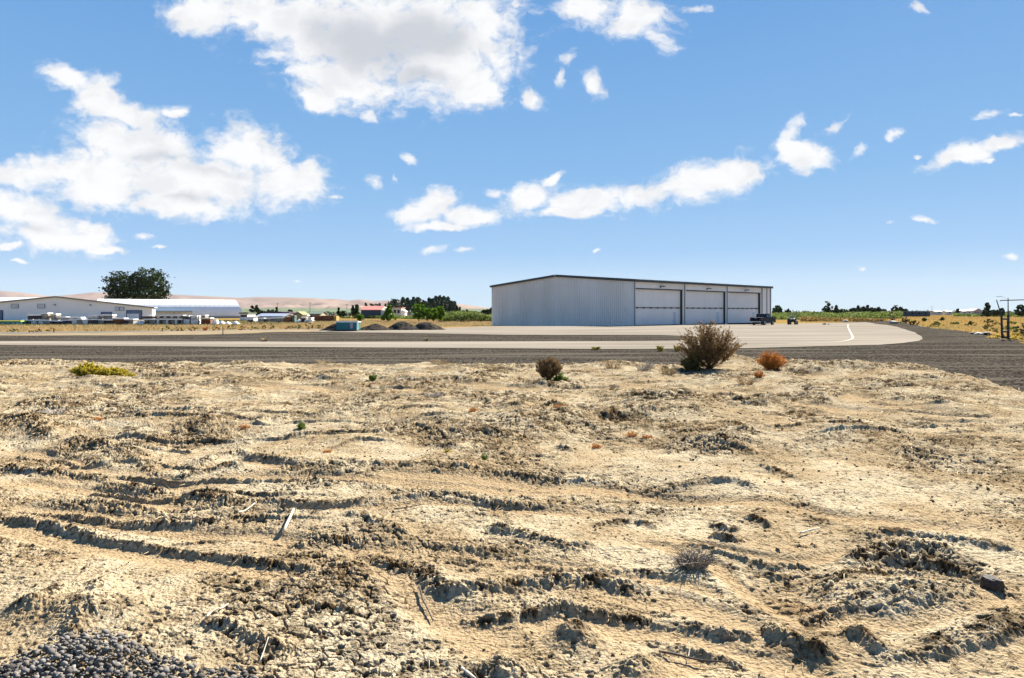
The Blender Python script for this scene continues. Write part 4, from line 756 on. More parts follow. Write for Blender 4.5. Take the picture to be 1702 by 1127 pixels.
# ---------------------------------------------------------------- yard goods
def load(label, cat, px0, px1, y0, y1, mat, d=113, cap=True, style='block', name='pallet_stack', grp='stacked goods in the storage yard', dep=1.15):
    x0, x1 = xat(px0, d), xat(px1, d); z1_ = zat(y0, d); z0_ = max(0, zat(y1, d)) if y1 < 538 else 0; w_ = (x1-x0)*.96
    r0 = empty(name, (x0, d, z0_), R.uniform(-.05, .05), label=label, cat=cat, group=grp); H = z1_-z0_
    if style == 'bin':
        MB().box(0, w_, 0, dep, .1, H-.16).build('shell', mat, r0)
        for k in range(5): MB().box(w_*(k+.12)/5, w_*(k+.8)/5, -.05, -.004, .25, H-.3).build('panel', M('mint_panel', (.25,.55,.46), (.2,.45,.38), scale=2) if k == 0 else bpy.data.materials['mint_panel'], r0)
        MB().box(-.1, w_+.1, -.15, dep+.1, H-.155, H).build('lid', M('lime_lid', (.55,.62,.10), (.48,.55,.09), scale=2), r0); return
    mb = MB()
    for q in (0, w_/2-.05, w_-.1): mb.box(q, q+.1, 0, dep, 0, .10)
    mb.box(0, w_, 0, dep, .101, .13); mb.build('pallet', m_wood, r0)
    c_ = .2 if cap else 0; mb = MB(); z = .132; top = H-c_
    if style == 'block':
        n_ = max(2, int((top-z)/.2)); s_ = (top-z)/n_
        for k in range(n_): j = R.uniform(0, .05); j2 = R.uniform(0, .05); mb.box(.02+j, w_-.02-j2, .02+j, dep-.02, z+k*s_, z+(k+1)*s_-.015)
    elif style == 'crate':
        mb.box(.06, w_-.06, .06, dep-.06, z, top-.03); n_ = max(3, int((top-z)/.22)); s_ = (top-z)/n_
        for k in range(n_): mb.box(0, w_, 0, .05, z+k*s_+.03, z+(k+1)*s_-.04).box(0, .05, .06, dep, z+k*s_+.03, z+(k+1)*s_-.04)
        for q in (0, w_/2-.04, w_-.08): mb.box(q, q+.08, -.035, -.004, z, top)
    elif style == 'roll':
        rr_ = min(w_, top-z)/2; mb.cyl((w_/2, dep/2, z+rr_), 1, rr_, dep, 18)
    elif style == 'lumber':
        n_ = max(3, int((top-z)/.13)); s_ = (top-z)/n_
        for k in range(n_): mb.box(R.uniform(-.15, .05), w_+R.uniform(-.1, .15), 0.02, dep, z+k*s_, z+(k+1)*s_-.02)
    elif style == 'heap':
        n_ = 16; g_ = np.linspace(0, 1, n_)
        vs = [(u*w_, v*dep, z+(top-z)*(math.sin(math.pi*u)**.6*math.sin(math.pi*v)**.6)*(.7+.6*R.random())) for v in g_ for u in g_]
        mb.add(vs, [(j*n_+i, j*n_+i+1, (j+1)*n_+i+1, (j+1)*n_+i) for j in range(n_-1) for i in range(n_-1)])
    mb.build('load', mat, r0)
    if cap and style != 'heap': MB().box(-.06, w_+.06, -.06, dep+.06, top+.003, H).build('cap_sheet', m_cap, r0)
load('long teal bin with a lime-yellow lid at the left edge of the yard', 'bin', -6, 36.5, 533, 541, m_teal, 111, style='bin', name='storage_bin')
L_ = [(37,46,531,'block',m_char,'dark stack under a white sheet, right beside the teal bin'),(46.5,52,531.5,'block',m_char,'narrow dark stack, second to the right of the teal bin'),(52.3,60,531.5,'lumber',m_wrap,'white striped stack below the charcoal crate, left one'),(60.4,64.2,531.5,'block',m_char,'narrow black stack between two white striped stacks'),(64.5,71.5,531.5,'lumber',m_wrap,'white striped stack below the right end of the charcoal crate'),(72,75,531.5,'block',m_char,'thinnest black stack below the tan upper load'),(75.2,82.6,532,'lumber',m_stone,'grey striped stack right of the thinnest black stack'),(83,90,532,'crate',m_char,'dark crate with white corner, left of the arch-shaped load'),(90.4,103.5,532.5,'crate',m_char,'wide black crate in the lower row under the small white sheets'),(103.8,109,531.5,'roll',m_char,'round black roll standing between crates'),(109.5,119.6,531,'block',m_purp,'plum-grey block of stone under white sheeting'),(120,127,530.5,'lumber',m_wrap,'white mottled stack right of the plum-grey block'),(127.3,136,530,'lumber',m_stone,'grey mottled stack left of the white wrapped block'),(136.4,146,530.5,'block',m_wrap,'white wrapped block left of the dark wide load'),(146.4,163,530,'block',m_char,'wide dark load below the left end of the upper white pile'),(163.4,174,530.5,'crate',m_stone,'grey crate below the blue warehouse door'),(174.3,187,530.5,'crate',m_char,'dark crate just left of the rust-brown block'),(187.5,206.5,528.5,'block',m_rust,'large rust-brown block stack'),(207,213.5,530,'crate',m_char,'charcoal crate just right of the rust-brown block'),(213.8,222,530,'crate',m_stone,'dull brown-grey crate below the white door leaf'),(223,240,531,'heap',m_wrap,'low heap of white stone right of the brown-grey crate'),(240.5,249,530,'lumber',m_char,'dark striped stack right of the low white heap'),(249.4,259,530,'lumber',m_stone,'grey striped stack below the warehouse corner')]
for k in range(9):
    a_ = 260+k*5.0; L_.append((a_, a_+4.6, 529.8, 'block', (m_wrap, m_char, m_stone)[k % 3], ('white', 'dark', 'grey')[k % 3]+' narrow stack in the lower row under the awning, '+('first', 'second', 'third', 'fourth', 'fifth', 'sixth', 'seventh', 'eighth', 'ninth')[k]+' from the warehouse corner'))
L_ += [(305.5,315,531,'crate',m_wrap,'white crate between the first two dark fence posts'),(317,329,531,'lumber',m_wrap,'white lumber stack between the last two dark fence posts'),(334,350,528,'crate',m_rust,'brown wooden cabinet-like crate right of the fence posts'),(351,361,529,'heap',m_wrap,'white rubble heap right of the brown crate'),(361.5,371,532,'heap',m_wrap,'flat white stone heap before the arched building base'),(373,381,533,'heap',m_cap,'small white stone heap left of the last one'),(384,395,532.5,'heap',m_cap,'last small white stone heap, at the end of the arched building')]
for a_, b_, c_, st, mt, lb in L_: load(lb, 'heap' if st == 'heap' else 'stack', a_, b_, c_, 540, mt, 113, style=st, dep=1.3, name='stone_heap' if st == 'heap' else 'pallet_stack')
U_ = [(46,69,522.5,531,'crate',m_purp,'long charcoal crate on top of the left stacks'),(69.5,79.5,519.8,531,'lumber',m_tanst,'tan upper load beside the long charcoal crate'),(84,93,521.3,531.5,'lumber',m_tanst,'small tan upper load standing alone on white sheets'),(94.5,109,526.5,531,'lumber',m_wrap,'low white sheets on top of the wide black crate'),(110,135,527,530,'lumber',m_wrap,'long white sheets on top of the mottled stacks'),(147,163,523.8,529.7,'lumber',m_wrap,'white upper pile, left of the two under the lamp'),(164,187,522.8,530,'lumber',m_stone,'grey-white upper pile in front of the blue door'),(236.5,247,523.8,529.7,'crate',m_rust,'dark reddish upper crate right of the blue door'),(247.5,259,524,529.7,'crate',m_brick,'dark brown upper crate at the warehouse corner')]
for k in range(8):
    a_ = 260+k*5.6; U_.append((a_, a_+5.1, 523.6, 529.5, 'block', (m_wrap, m_char)[k % 2], ('white', 'dark')[k % 2]+' narrow upper stack below the awning edge, '+('first', 'second', 'third', 'fourth', 'fifth', 'sixth', 'seventh', 'eighth')[k]+' from the warehouse corner'))
U_ += [(306,314,524.2,531,'lumber',m_char,'dark upper pile right of the narrow upper stacks'),(317,328,524.5,531,'lumber',m_wrap,'last white upper pile before the brown crate'),(334.5,341,523.5,528,'crate',m_brick,'small dark box on top of the brown crate')]
for a_, b_, c_, e_, st, mt, lb in U_: load(lb, 'stack', a_, b_, c_, e_, mt, 113, style=st, dep=1.2)
for px in (304.5, 316.3, 330.2): o = MB().tube([(0,0,0),(0,0,zat(525, 111.5))], .09, 6).build('fence_post', m_trim); o.location = (xat(px, 111.5), 111.5, 0); tag(o, 'dark fence post in front of the white stacks, '+{304.5:'left',316.3:'middle',330.2:'right'}[px]+' of three', 'post', 'dark posts before the white stacks')
# middle yard
o = hut('box_trailer', 'small white box trailer left of the tan stacks in the middle yard', 'trailer', 135, 411, 421.5, 526.5, 526.8, m_cap, m_cap, 2.2, ridge='flat', zlow=.45)
for q in (.35, .9): MB().cyl((q, -.0, .3), 1, .3, .25, 14).build('wheel', m_black, o)
Q_ = [(430,438,528.5,'lumber',m_tanst,'tan stack at the left end of the middle yard row'),(438.5,443,529,'crate',m_char,'dark gap-filling crate in the tan row'),(443.5,450,528.3,'crate',m_tanst,'tan crate right of the dark one in the middle yard'),(450.4,457,528,'crate',m_stone,'grey crate in the centre of the tan row'),(457.4,464,527.6,'crate',m_tanst,'tan crate second from the rust block'),(464.3,471.5,527.4,'crate',m_tanst,'tan crate touching the rust block'),(472,484.5,526,'block',m_rust,'rust-orange block stack in the middle yard'),(485,490,524,'block',m_dgreen,'tall dark green stack right of the rust-orange block'),(491,500,529.5,'heap',m_wrap,'white rubble below the olive canopy'),(501,506,527,'crate',m_char,'dark machine-like crate right of the olive canopy'),(507,511,523.5,'roll',m_cap,'tall white roll before the rust containers'),(511.5,518,527.5,'lumber',m_wrap,'white stack touching the left rust container'),(422,429,531,'heap',m_wrap,'small white heap right of the box trailer')]
for a_, b_, c_, st, mt, lb in Q_: load(lb, 'heap' if st == 'heap' else 'stack', a_, b_, c_, 540, mt, 135, style=st, dep=1.6, cap=mt not in (m_rust, m_dgreen), name='stone_heap' if st == 'heap' else 'pallet_stack')
def cont(label, px0, px1, y0, mat, d):
    x0, x1 = xat(px0, d), xat(px1, d); H = zat(y0, d); r0 = empty('steel_container', (x0, d, 0), label=label, cat='container', group='rust-coloured containers'); w_ = x1-x0
    mb = MB().box(0, w_, 0, 2.4, .1, H); q = .1
    while q < w_-.1: mb.box(q, q+.12, -.05, 0, .15, H-.1); q += .28
    mb.build('body', mat, r0); MB().box(-.03, w_+.03, -.08, 2.45, H+.002, H+.07).build('roof_frame', m_brick, r0); return r0, w_, H
cont('rust-coloured steel container, left one of the pair', 518.5, 532.5, 525.6, m_rust, 150)
r0, w_, H = cont('longer rust-coloured steel container with an ochre end', 533.5, 554.5, 525.2, m_rust, 150)
MB().box(w_+.035, w_+.6, 0, 2.4, .1, H).build('door_end', m_ochre, r0)
# ---------------------------------------------------------------- right-hand metal frame, stakes, debris
m_iron = M('dark_iron', (.02,.022,.02), (.04,.035,.03), scale=9, rough=.7); m_plank = M('weathered_plank', (.45,.43,.40), (.33,.31,.28), scale=6)
d_ = 53; g0 = Vector((xat(1665.5, d_), d_, 0)); fr = empty('pipe_frame', g0, label='tall dark metal frame with leaning arm and crossbar at the gravel edge', cat='frame')
def fp(px, py, dy=0): return (xat(px, d_)-g0.x, dy, zat(py, d_))
MB().tube([fp(1665.8,562.5), fp(1665.2,548), fp(1664.5,524)], [.085,.08,.07], 8).build('upright', m_iron, fr)
MB().tube([fp(1664.4,525), fp(1656.2,498)], [.05,.035], 6).build('leaning_arm', m_iron, fr)
MB().tube([fp(1675.6,563.5), fp(1675.8,523)], [.10,.085], 8).build('upright', m_iron, fr)
MB().tube([fp(1675.6,524), fp(1675.6,495.5)], [.045,.03], 6).build('mast', m_iron, fr)
MB().tube([fp(1662,500.6), fp(1664,499.3), fp(1730,497.6)], [.035,.04,.04], 6).build('crossbar', m_iron, fr)
MB().bar(fp(1663,493,.5), fp(1674.4,492.7,.5), .03).build('thin_bar', m_plank, fr); MB().bar(fp(1674.6,492.7,.5), fp(1675.4,497,.0), .02).build('bracket', m_plank, fr)
for y_ in (530.5, 551.5):
    rg = MB().bar(fp(1665,y_), fp(1676,y_), .16, .10).build('rung', m_iron, fr); MB().bar(fp(1666,y_-1.6), fp(1675,y_-1.6), .14, .04).build('rung_plank', m_plank, rg)
MB().tube([fp(1658,559,-.2), fp(1668,561,-.5), fp(1676,563,-.1)], [.05,.09,.07], 7).build('foot_bar', m_iron, fr)
o = MB().tube([(0,0,0),(.01,0,.72)], [.04,.035], 6).build('stake', m_iron); q = at(1640.5, 553); o.location = q; tag(o, 'thin rusty stake standing in the grass left of the metal frame', 'stake')
o = MB().tube([(0,0,-.05),(0,0,.85)], [.035,.03], 6).build('stake', m_iron); q = at(370.5, 557); o.location = q; o.scale = (1.2, 1.2, zat(543.5, q[1])/.85); tag(o, 'lone thin dark stake in the pale soil beside the left track', 'stake')
def rock(name, label, cat, pos, s, mat, seed, n=2, group=None, flat=.7):
    bm = bmesh.new(); bmesh.ops.create_icosphere(bm, subdivisions=n, radius=1); V_ = np.array([v.co[:] for v in bm.verts]); w_ = 1+(.38 if name == 'dark_stone' else .35)*fbm(V_[:,0]*1.3+seed, V_[:,1]*1.3+V_[:,2]*2.1, 1.1, 3, int(seed)+1)
    for v, k in zip(bm.verts, w_): v.co = (Vector((max(-.78, min(.78, v.co.x)), max(-.78, min(.78, v.co.y)), max(-.75, min(.7, v.co.z))))*1.25 if name == 'dark_stone' else v.co)*k; v.co.x *= s[0]; v.co.y *= s[1]; v.co.z *= s[2]
    me = bpy.data.meshes.new(name); bm.to_mesh(me); bm.free(); me.materials.append(mat); o = bpy.data.objects.new(name, me); COL.objects.link(o); o.location = pos; o.rotation_euler = (0, 0, seed)
    return tag(o, label, cat, group)
m_rockw = M('pale_rock', (.55,.52,.47), (.35,.32,.28), scale=3); m_rockd = M('dark_rock', (.022,.017,.013), (.05,.038,.028), scale=8, bump=.6, bscale=25)
for k, (px, py, s, mt, lb) in enumerate(((1618,555,.28,m_rockd,'dark chunk of rubble at the gravel edge left of the stake'),(1626,555.5,.30,m_rockw,'pale chunk of rubble beside the dark chunk at the gravel edge'),(1632,556,.18,m_rockw,'small pale stone right of the pale rubble chunk'),(1639,556,.40,m_rockd,'dark clod mound at the foot of the rusty stake'),(1646,555.5,.18,m_rockw,'small pale stone right of the stake foot'),(1483,536.5,.6,m_rockw,'pale flat slab at the far bend of the gravel road'),(1490,536.8,.45,m_rockd,'dark slab beside the pale slab at the far bend'),(1529,543,.2,m_rockw,'tiny white stone at the field edge of the gravel road'),(1405,534,.5,m_rockw,'white flat stones at the back edge of the apron'),(1370,539,.28,m_rockd,'small dark clod lying on the apron right of the tractor'),(1377,539,.2,m_rockw,'small tan clod on the apron next to the dark one'))):
    q = at(px, py); rock('rock', lb, 'rock', (q[0], q[1], s*.2), (s*1.3, s, s*.5), mt, k+1)
q = at(1655, 987, .3); rock('dark_stone', 'black brick-sized stone half buried in the dirt at the right edge', 'stone', (q[0], q[1]+.04, dz(q[0], q[1]+.04)+.03), (.05,.045,.05), m_rockd, .2, 4)
m_pole = M('bleached_wood', (.62,.55,.42), (.48,.41,.30), scale=14, stretch=(1,1,.2))
def lie(name, label, cat, pts, r, mat, lift=.02, rough=None, n=6):
    P_ = [at(px, py, .3) for px, py in pts]; Q_ = []
    for i in range(len(P_)-1):
        for k in range(4): t_ = k/4; Q_.append((P_[i][0]*(1-t_)+P_[i+1][0]*t_, P_[i][1]*(1-t_)+P_[i+1][1]*t_))
    Q_.append(P_[-1][:2]); zz = dirt(np.array([q[0] for q in Q_]), np.array([q[1] for q in Q_]))[0]
    if rough is None: zz = np.linspace(zz[0], zz[-1], len(zz)) if len(P_) == 2 else np.convolve(np.pad(zz, 2, mode='edge'), np.ones(5)/5, 'valid')+.005
    b_ = Vector((Q_[0][0], Q_[0][1], float(zz[0])))
    o = MB().tube([Vector((q[0], q[1], float(z)+lift))-b_ for q, z in zip(Q_, zz)], [r*(1-.35*i/len(Q_)) for i in range(len(Q_))], n).build(name, mat, smooth=True); o.location = b_
    return tag(o, label, cat)
lie('wooden_stake', 'bleached white wooden stake lying on the dirt at left, dark lower end', 'stake', [(471,889),(488,860)], .015, m_pole, .03)
lie('wooden_stake', 'pale snapped stick at the bottom edge of the photo, centre left', 'stake', [(768,1110),(790,1135)], .010, m_pole, .02)
lie('twig', 'thin pale twig up and left of the wooden stake', 'twig', [(396,863),(408,855),(423,845)], .007, m_pole, .02)
lie('twig', 'short pale forked twig on bare dirt right of the gravel heap', 'twig', [(343,1036),(352,1026),(366,1020),(379,1010)], .006, m_pole, .012)
lie('twig', 'tiny straight pale twig above the forked twig', 'twig', [(295,1016),(314,1012)], .004, m_pole, .012)
lie('twig', 'curved brown root running down the hollow in the centre', 'root', [(697,980),(703,1000),(712,1014),(720,1030)], .006, m_bark, .014)
lie('twig', 'long dark branch lying near the bottom right of centre', 'branch', [(1095,1086),(1132,1091),(1170,1099),(1212,1106)], .007, m_bark, .02)
lie('twig', 'thin pale upright-bent twig at the end of the long dark branch', 'twig', [(1144,1092),(1146,1084),(1145,1076)], .003, m_pole, .02)
lie('twig', 'thin brown stick on the smooth track left of the cracked bank', 'twig', [(655,861),(680,858),(705,853)], .006, m_bark, .015)
lie('twig', 'short bleached stick on the slope right of centre', 'twig', [(1330,899),(1345,893),(1362,889)], .008, m_pole, .02)
lie('twig', 'thin vertical grey twig at the lower left, below the forked twig', 'twig', [(432,1102),(440,1088),(446,1078)], .004, m_pole, .012)
lie('twig', 'pale twig on the cracked crust left of the grey grass tuft', 'twig', [(1000,929),(1020,925),(1050,923)], .004, m_pole, .012)
# ---------------------------------------------------------------- near bushes and weeds
def bush(name, label, cat, px, py, wpx, hpx, ms, mf, ns=60, leaf=.035, nl=14, seed=1, lean=0, z0=None, dens=1., rad=.006):
    """stems fan out from one root; side twigs and small leaves along them"""
    x0, y0, _ = at(px, py, .33); sc = y0/F; w_ = wpx*sc; h = hpx*sc; rs = np.random.RandomState(seed)
    zb = dz(x0, y0)-.02 if z0 is None else z0
    r0 = empty(name, (x0, y0, zb), label=label, cat=cat); mb = MB(); LC = []
    for k in range(ns):
        az = rs.rand()*2*math.pi; sp = rs.rand()**.6; H = h*(1-.45*sp**2)*(.7+.35*rs.rand()); ex = math.cos(az)*sp*w_/2+lean*w_; ey = math.sin(az)*sp*w_/2*.8
        pts = [Vector((ex*t_**.8+rs.randn()*.012, ey*t_**.8+rs.randn()*.012, H*t_**1.15)) for t_ in (0, .25, .5, .75, 1)]; mb.tube(pts, [rad, rad*.8, rad*.6, rad*.45, rad*.3], 3)
        for j in range(int(5*dens)):
            t_ = .25+.7*rs.rand(); i = min(3, int(t_*4)); p = pts[i].lerp(pts[i+1], t_*4-i); d = Vector((rs.randn()*.6+ex, rs.randn()*.6+ey, abs(rs.randn())*.5+.3)).normalized()*(h*.16*(.5+rs.rand()))
            mb.tube([p, p+d*.5, p+d+Vector((0,0,.02))], [rad*.45, rad*.35, rad*.2], 3)
            for q in range(int(nl/3)): LC.append(p+d*rs.rand()+Vector(rs.randn(3)*.010))
        for q in range(nl): t_ = .45+.55*rs.rand(); i = min(3, int(t_*4)); LC.append(pts[i].lerp(pts[i+1], t_*4-i)+Vector(rs.randn(3)*.014))
    mb.build('stems', ms, r0)
    if len(LC): V_, F_ = quads(np.array([tuple(q) for q in LC]), leaf, rs, .38); npobj('leaves', V_, F_, mf, r0)
    return r0
bush('dead_bush', 'large brown dead bush on its own mound in front of the apron', 'bush', 1179, 612, 106, 82, m_drybush, m_drybush, 150, .065, 36, 5, dens=1.3)
bush('dead_bush', 'low olive-brown skirt of weeds at the left foot of the large brown bush', 'bush', 1150, 613, 46, 30, m_drybush, m_olive, 60, .06, 26, 6)
bush('tumbleweed', 'rust-orange tumbleweed right of the large brown bush', 'tumbleweed', 1283, 615, 54, 34, m_tumble, m_tumble, 130, .035, 18, 7, dens=2)
bush('tumbleweed', 'small rust-orange tuft just below the tumbleweed', 'tumbleweed', 1261, 627, 24, 13, m_tumble, m_tumble, 34, .03, 12, 8)
bush('weed_clump', 'dark brown upright weed clump left of the large bush', 'weed', 911, 631, 46, 42, m_drybush, m_drybush, 90, .055, 34, 9)
bush('weed_clump', 'low green weed at the right foot of the dark brown clump', 'weed', 932, 631, 26, 17, m_green, m_green, 40, .05, 24, 10)
bush('weed_clump', 'yellow-green mounded weed at left on the dirt edge', 'weed', 145, 623, 56, 24, m_yellow, m_yellow, 110, .06, 34, 11)
bush('weed_clump', 'flatter yellow-green weed right of the mounded one', 'weed', 188, 622, 54, 17, m_yellow, m_yellow, 110, .06, 30, 12)
bush('weed_clump', 'thin yellow-green weed trailing at the right end of the yellow pair', 'weed', 215, 625, 26, 8, m_yellow, m_yellow, 24, .04, 14, 13)
bush('weed_clump', 'small round dark green weed alone near the gravel edge', 'weed', 620, 631, 15, 12, m_green, m_green, 26, .045, 22, 14)
bush('weed_clump', 'little green weed on a dark clod mound at centre left', 'weed', 501, 714, 20, 13, m_green, m_green, 22, .022, 16, 15)
bush('weed_clump', 'small upright green sprig in the middle of the dirt', 'weed', 805, 767, 11, 15, m_green, m_green, 10, .018, 10, 16)
bush('weed_clump', 'low yellowish sprig left of the green sprig', 'weed', 742, 752, 16, 7, m_yellow, m_yellow, 12, .015, 8, 17)
for k, (px, py, w_, h_, lb) in enumerate(((931,690,22,9,'small rusty plant right of centre, uppermost of the rusty ones'),(1051,722,30,11,'wider rusty plant on the crust right of centre'),(990,740,22,7,'low rusty plant left of the wider one'),(785,690,24,8,'low rusty plant on the mound at centre'),(405,712,22,6,'faint rusty plant on the left slope'),(545,750,24,7,'rusty plant near the small green weed'),(1075,727,24,6,'flat rusty plant right beside the wider one'),(165,706,26,5,'rusty creeping plant far left'))):
    bush('rusty_plant', lb, 'plant', px, py, w_, h_, m_tumble, m_tumble, 20, .02, 8, 30+k, rad=.004)
def tuft(name, label, cat, px, py, wpx, hpx, mat, n=90, seed=1, rad=.003, flat=.6, z=None):
    x0, y0, _ = at(px, py, .33 if z is None else z); sc = y0/F; w_ = wpx*sc; h = hpx*sc; rs = np.random.RandomState(seed); mb = MB()
    for k in range(n):
        az = rs.rand()*6.283; r_ = rs.rand()**.5*w_*.22; b_ = Vector((math.cos(az)*r_, math.sin(az)*r_*.7, 0)); az2 = az+rs.randn()*.9; L = w_*.5*(.4+.7*rs.rand())
        e_ = b_+Vector((math.cos(az2)*L*flat, math.sin(az2)*L*flat*.8, h*(.35+.75*rs.rand()))); m_ = b_.lerp(e_, .5)+Vector((0, 0, h*.25)); mb.tube([b_, m_, e_], [rad, rad*.8, rad*.4], 3)
    o = mb.build(name, mat); o.location = (x0, y0, (dz(x0, y0) if z is None else 0)-.01); return tag(o, label, cat)
tuft('dry_tuft', 'grey dry grass tuft lying on the dirt, right of centre in the foreground', 'grass tuft', 1152, 946, 96, 24, M('grey_brown_stems', (.13,.11,.09), (.26,.22,.18), scale=9, rand=.4), 190, 3)
for k, (px, py, w_, h_, lb) in enumerate(((1018,613,60,16,'pale straw tuft on the dirt edge between the two brown bushes'),(1070,618,50,16,'pale grey straw tuft left of the large brown bush'),(1110,622,44,14,'bleached straw tuft at the left foot of the large bush'),(735,606,50,10,'straw-topped mound at the dirt edge, centre'),(640,640,24,8,'small straw tuft below the round green weed'),(820,615,44,10,'thin straw tuft left of the dark brown weed clump'),(720,664,44,10,'grey fallen stalks in the upper middle of the dirt'),(90,690,50,12,'grey fallen stalks at the far left'),(700,650,30,8,'straw tuft above the grey fallen stalks'),(1240,636,50,10,'flat yellow straw below the tumbleweed'),(540,606,44,8,'low straw tuft on the dirt edge, left of centre'),(330,604,40,7,'low straw tuft on the dirt edge at left'))):
    tuft('dry_tuft', lb, 'grass tuft', px, py, w_, h_, m_straw if k not in (1, 6, 7) else m_greyst, 70, 50+k, .006)
for k, (px, py, w_, h_, lb) in enumerate(((440,567.5,14,5,'small dry tuft on the gravel at the edge of the taxiway, left'),(709,567,10,5,'small pale tuft on the gravel strip at centre'),(990,581,16,4,'green-tinged tuft on the near edge of the pale pavement'),(1098,583,14,7,'pale tuft on the gravel left of the large bush'),(1126,583,16,8,'pale tuft touching the top left of the large bush'),(341,549,12,6,'reddish round tumbleweed sitting on the left track'))):
    tuft('gravel_weed', lb, 'weed', px, py, w_*1.2, h_*1.2, m_yellow if k in (2, 3, 4) else (m_tumble if k == 5 else m_straw), 60, 80+k, .02, z=0)
# dark tumbleweed at the right edge and field shrubs
bd = []
def shrub(name, label, cat, px, py, wpx, hpx, mat, seed, n=500, shape='broad', lf=None, group=None):
    x0, y0, _ = at(px, py); w_ = wpx/F*y0; h = hpx/F*y0; rs = np.random.RandomState(seed); p, c_ = crown_pts(shape, w_, -.05*h, h, n, rs, max(10, n//30)); V_, F_ = quads(p, lf or y0*.0020, rs, .6)
    o = npobj(name, V_, F_, mat); o.location = (x0, y0, 0); return tag(o, label, cat, group)
shrub('tumbleweed', 'big round black tumbleweed cut by the right edge of the photo', 'tumbleweed', 1703, 559, 26, 24, M('black_weed', (.012,.014,.012), (.03,.03,.022), scale=4, rand=.4), 3, 1500, 'round', .10)
for k, (px, py, w_, h_, mt, lb) in enumerate(((1652,556,36,24,m_olive,'olive-brown bush behind the left foot of the metal frame'),(1682,552,22,18,m_green,'green bush right of the metal frame'),(1690,564,26,10,m_yellow,'yellow low bush at the lower right corner of the field'),(1555,543,26,8,m_hedge,'green shrub in the golden grass, left of the stake'),(1614,541,20,7,m_mid,'dark green shrub in the golden grass near the stake'),(1506,536,16,8,m_olive,'olive shrub at the bend where the field meets the gravel road'),(1588,539,16,4,m_green,'low green shrub between the two larger field shrubs'),(1536,533,8,4,m_mid,'tiny dark shrub far out in the golden field'),(1566,532,8,4,m_mid,'tiny dark shrub behind the green field shrub'),(1520,540,20,7,m_olive,'brown-green shrub along the edge of the gravel road'),(1643,535,14,4,m_mid,'flat dark green shrub behind the stake top'),(1660,562,30,5,m_yellow,'yellow-green low growth at the foot of the metal frame'))):
    shrub('field_shrub', lb, 'shrub', px, py, w_, h_, mt, 60+k, 800, group='shrubs in the golden field')
shrub('dead_shrub', 'reddish twiggy bush before the spreading dark tree on the far right', 'shrub', 1482, 533, 11, 19, M('reddish_weed', (.22,.07,.06), (.15,.05,.05), scale=4, rand=.4), 77, 500, 'cone')
m_rbush = m_leafy('roadside_leaves', (.26,.16,.05), (.17,.13,.04), .3)
for k, (px, py, w_, h_, lb) in enumerate(((452,547,10,9,'green bush in the dry grass, below the purple shed'),(440,547,10,6,'small olive bush left of the green one in the dry grass'),(482,547,14,6,'low olive bush below the rust-orange block'),(495,546.5,12,7,'low green bush right of the one below the rust block'),(515,546.5,20,9,'wide dark green bush in front of the containers'),(530,546,12,5,'low olive bush left of the gravel pile'),(22,552,16,6,'brown bush at the far left grass edge'),(60,552,20,6,'olive bush below the first white stacks'),(85,552,16,7,'brown bush right of the olive one at the far left'),(278,550,18,8,'brown-green bush in the grass strip, below the awning left end'),(298,550,20,7,'brown bush in the grass strip, below the awning middle'),(322,549.5,20,6,'olive bush in the grass strip, below the awning right end'),(385,548.5,16,8,'brown bush right of the lone stake'),(358,549,16,7,'brown bush left of the lone stake'),(404,548,12,6,'dark brown bush where the track meets the pale soil'),(423,548,14,6,'brown bush second right of the lone stake'))):
    shrub('roadside_bush', lb, 'bush', px, py, w_, h_, m_rbush if k % 3 else m_hedge, 90+k, 300, group='bushes in the dry grass strip')
# ---------------------------------------------------------------- uncountable ground cover
def zt_a(x, y): return -0.55*sm((y-104)/14)*sm((22-x)/12)*sm((x+38)/18) - 0.2*sm((y-110)/25)*sm((x-20)/15)
def blades(name, label, cat, X, Y, h, w_, mat, seed, nb=5):
    rs = np.random.RandomState(seed); n = len(X); X = np.repeat(X, nb)+rs.randn(n*nb)*.12; Y = np.repeat(Y, nb)+rs.randn(n*nb)*.12; h = np.repeat(h, nb)*(.5+.8*rs.rand(n*nb)); m = n*nb; Z = zt_a(X, Y)-.06
    a_ = rs.rand(m)*6.283; lx, ly = rs.randn(m)*.35*h, rs.randn(m)*.35*h; w_ = np.repeat(w_, nb); b_ = np.stack([X, Y, Z], 1); dx = np.stack([np.cos(a_)*w_, np.sin(a_)*w_, 0*w_], 1); t_ = b_+np.stack([lx, ly, h], 1)
    V_ = np.stack([b_-dx, b_+dx, t_], 1).reshape(-1, 3); return tag(npobj(name, V_, np.arange(3*m).reshape(m, 3), mat), label, cat, kind='stuff')
def scatter(poly, n, seed, dens=None):
    """random ground points inside a region given by its outline on the ground"""
    rs = np.random.RandomState(seed); P_ = [at(a_, b_)[:2] for a_, b_ in poly]; xs = [p[0] for p in P_]; ys = [p[1] for p in P_]
    X = rs.uniform(min(xs), max(xs), n*8); Y = np.exp(rs.uniform(math.log(min(ys)), math.log(max(ys)), n*8)); ins = np.zeros(len(X), bool)
    for i in range(len(P_)):
        (x1, y1), (x2, y2) = P_[i], P_[(i+1) % len(P_)]; c_ = ((y1 > Y) != (y2 > Y)) & (X < (x2-x1)*(Y-y1)/((y2-y1) or 1e-9)+x1); ins ^= c_
    X, Y = X[ins][:n], Y[ins][:n]; return X, Y
X, Y = scatter([(1445,530.0),(1493,532.2),(1545,543.6),(1620,552.6),(1660,561.5),(1702,566.5),(1900,590),(1900,523),(1300,523),(1300,529)], 16000, 1)
blades('golden_grass', 'golden dry grass filling the right-hand field', 'grass', X, Y, .25+.12*fbm(X, Y, .1, 3, 5), .012+Y*.00035, m_gold, 2)
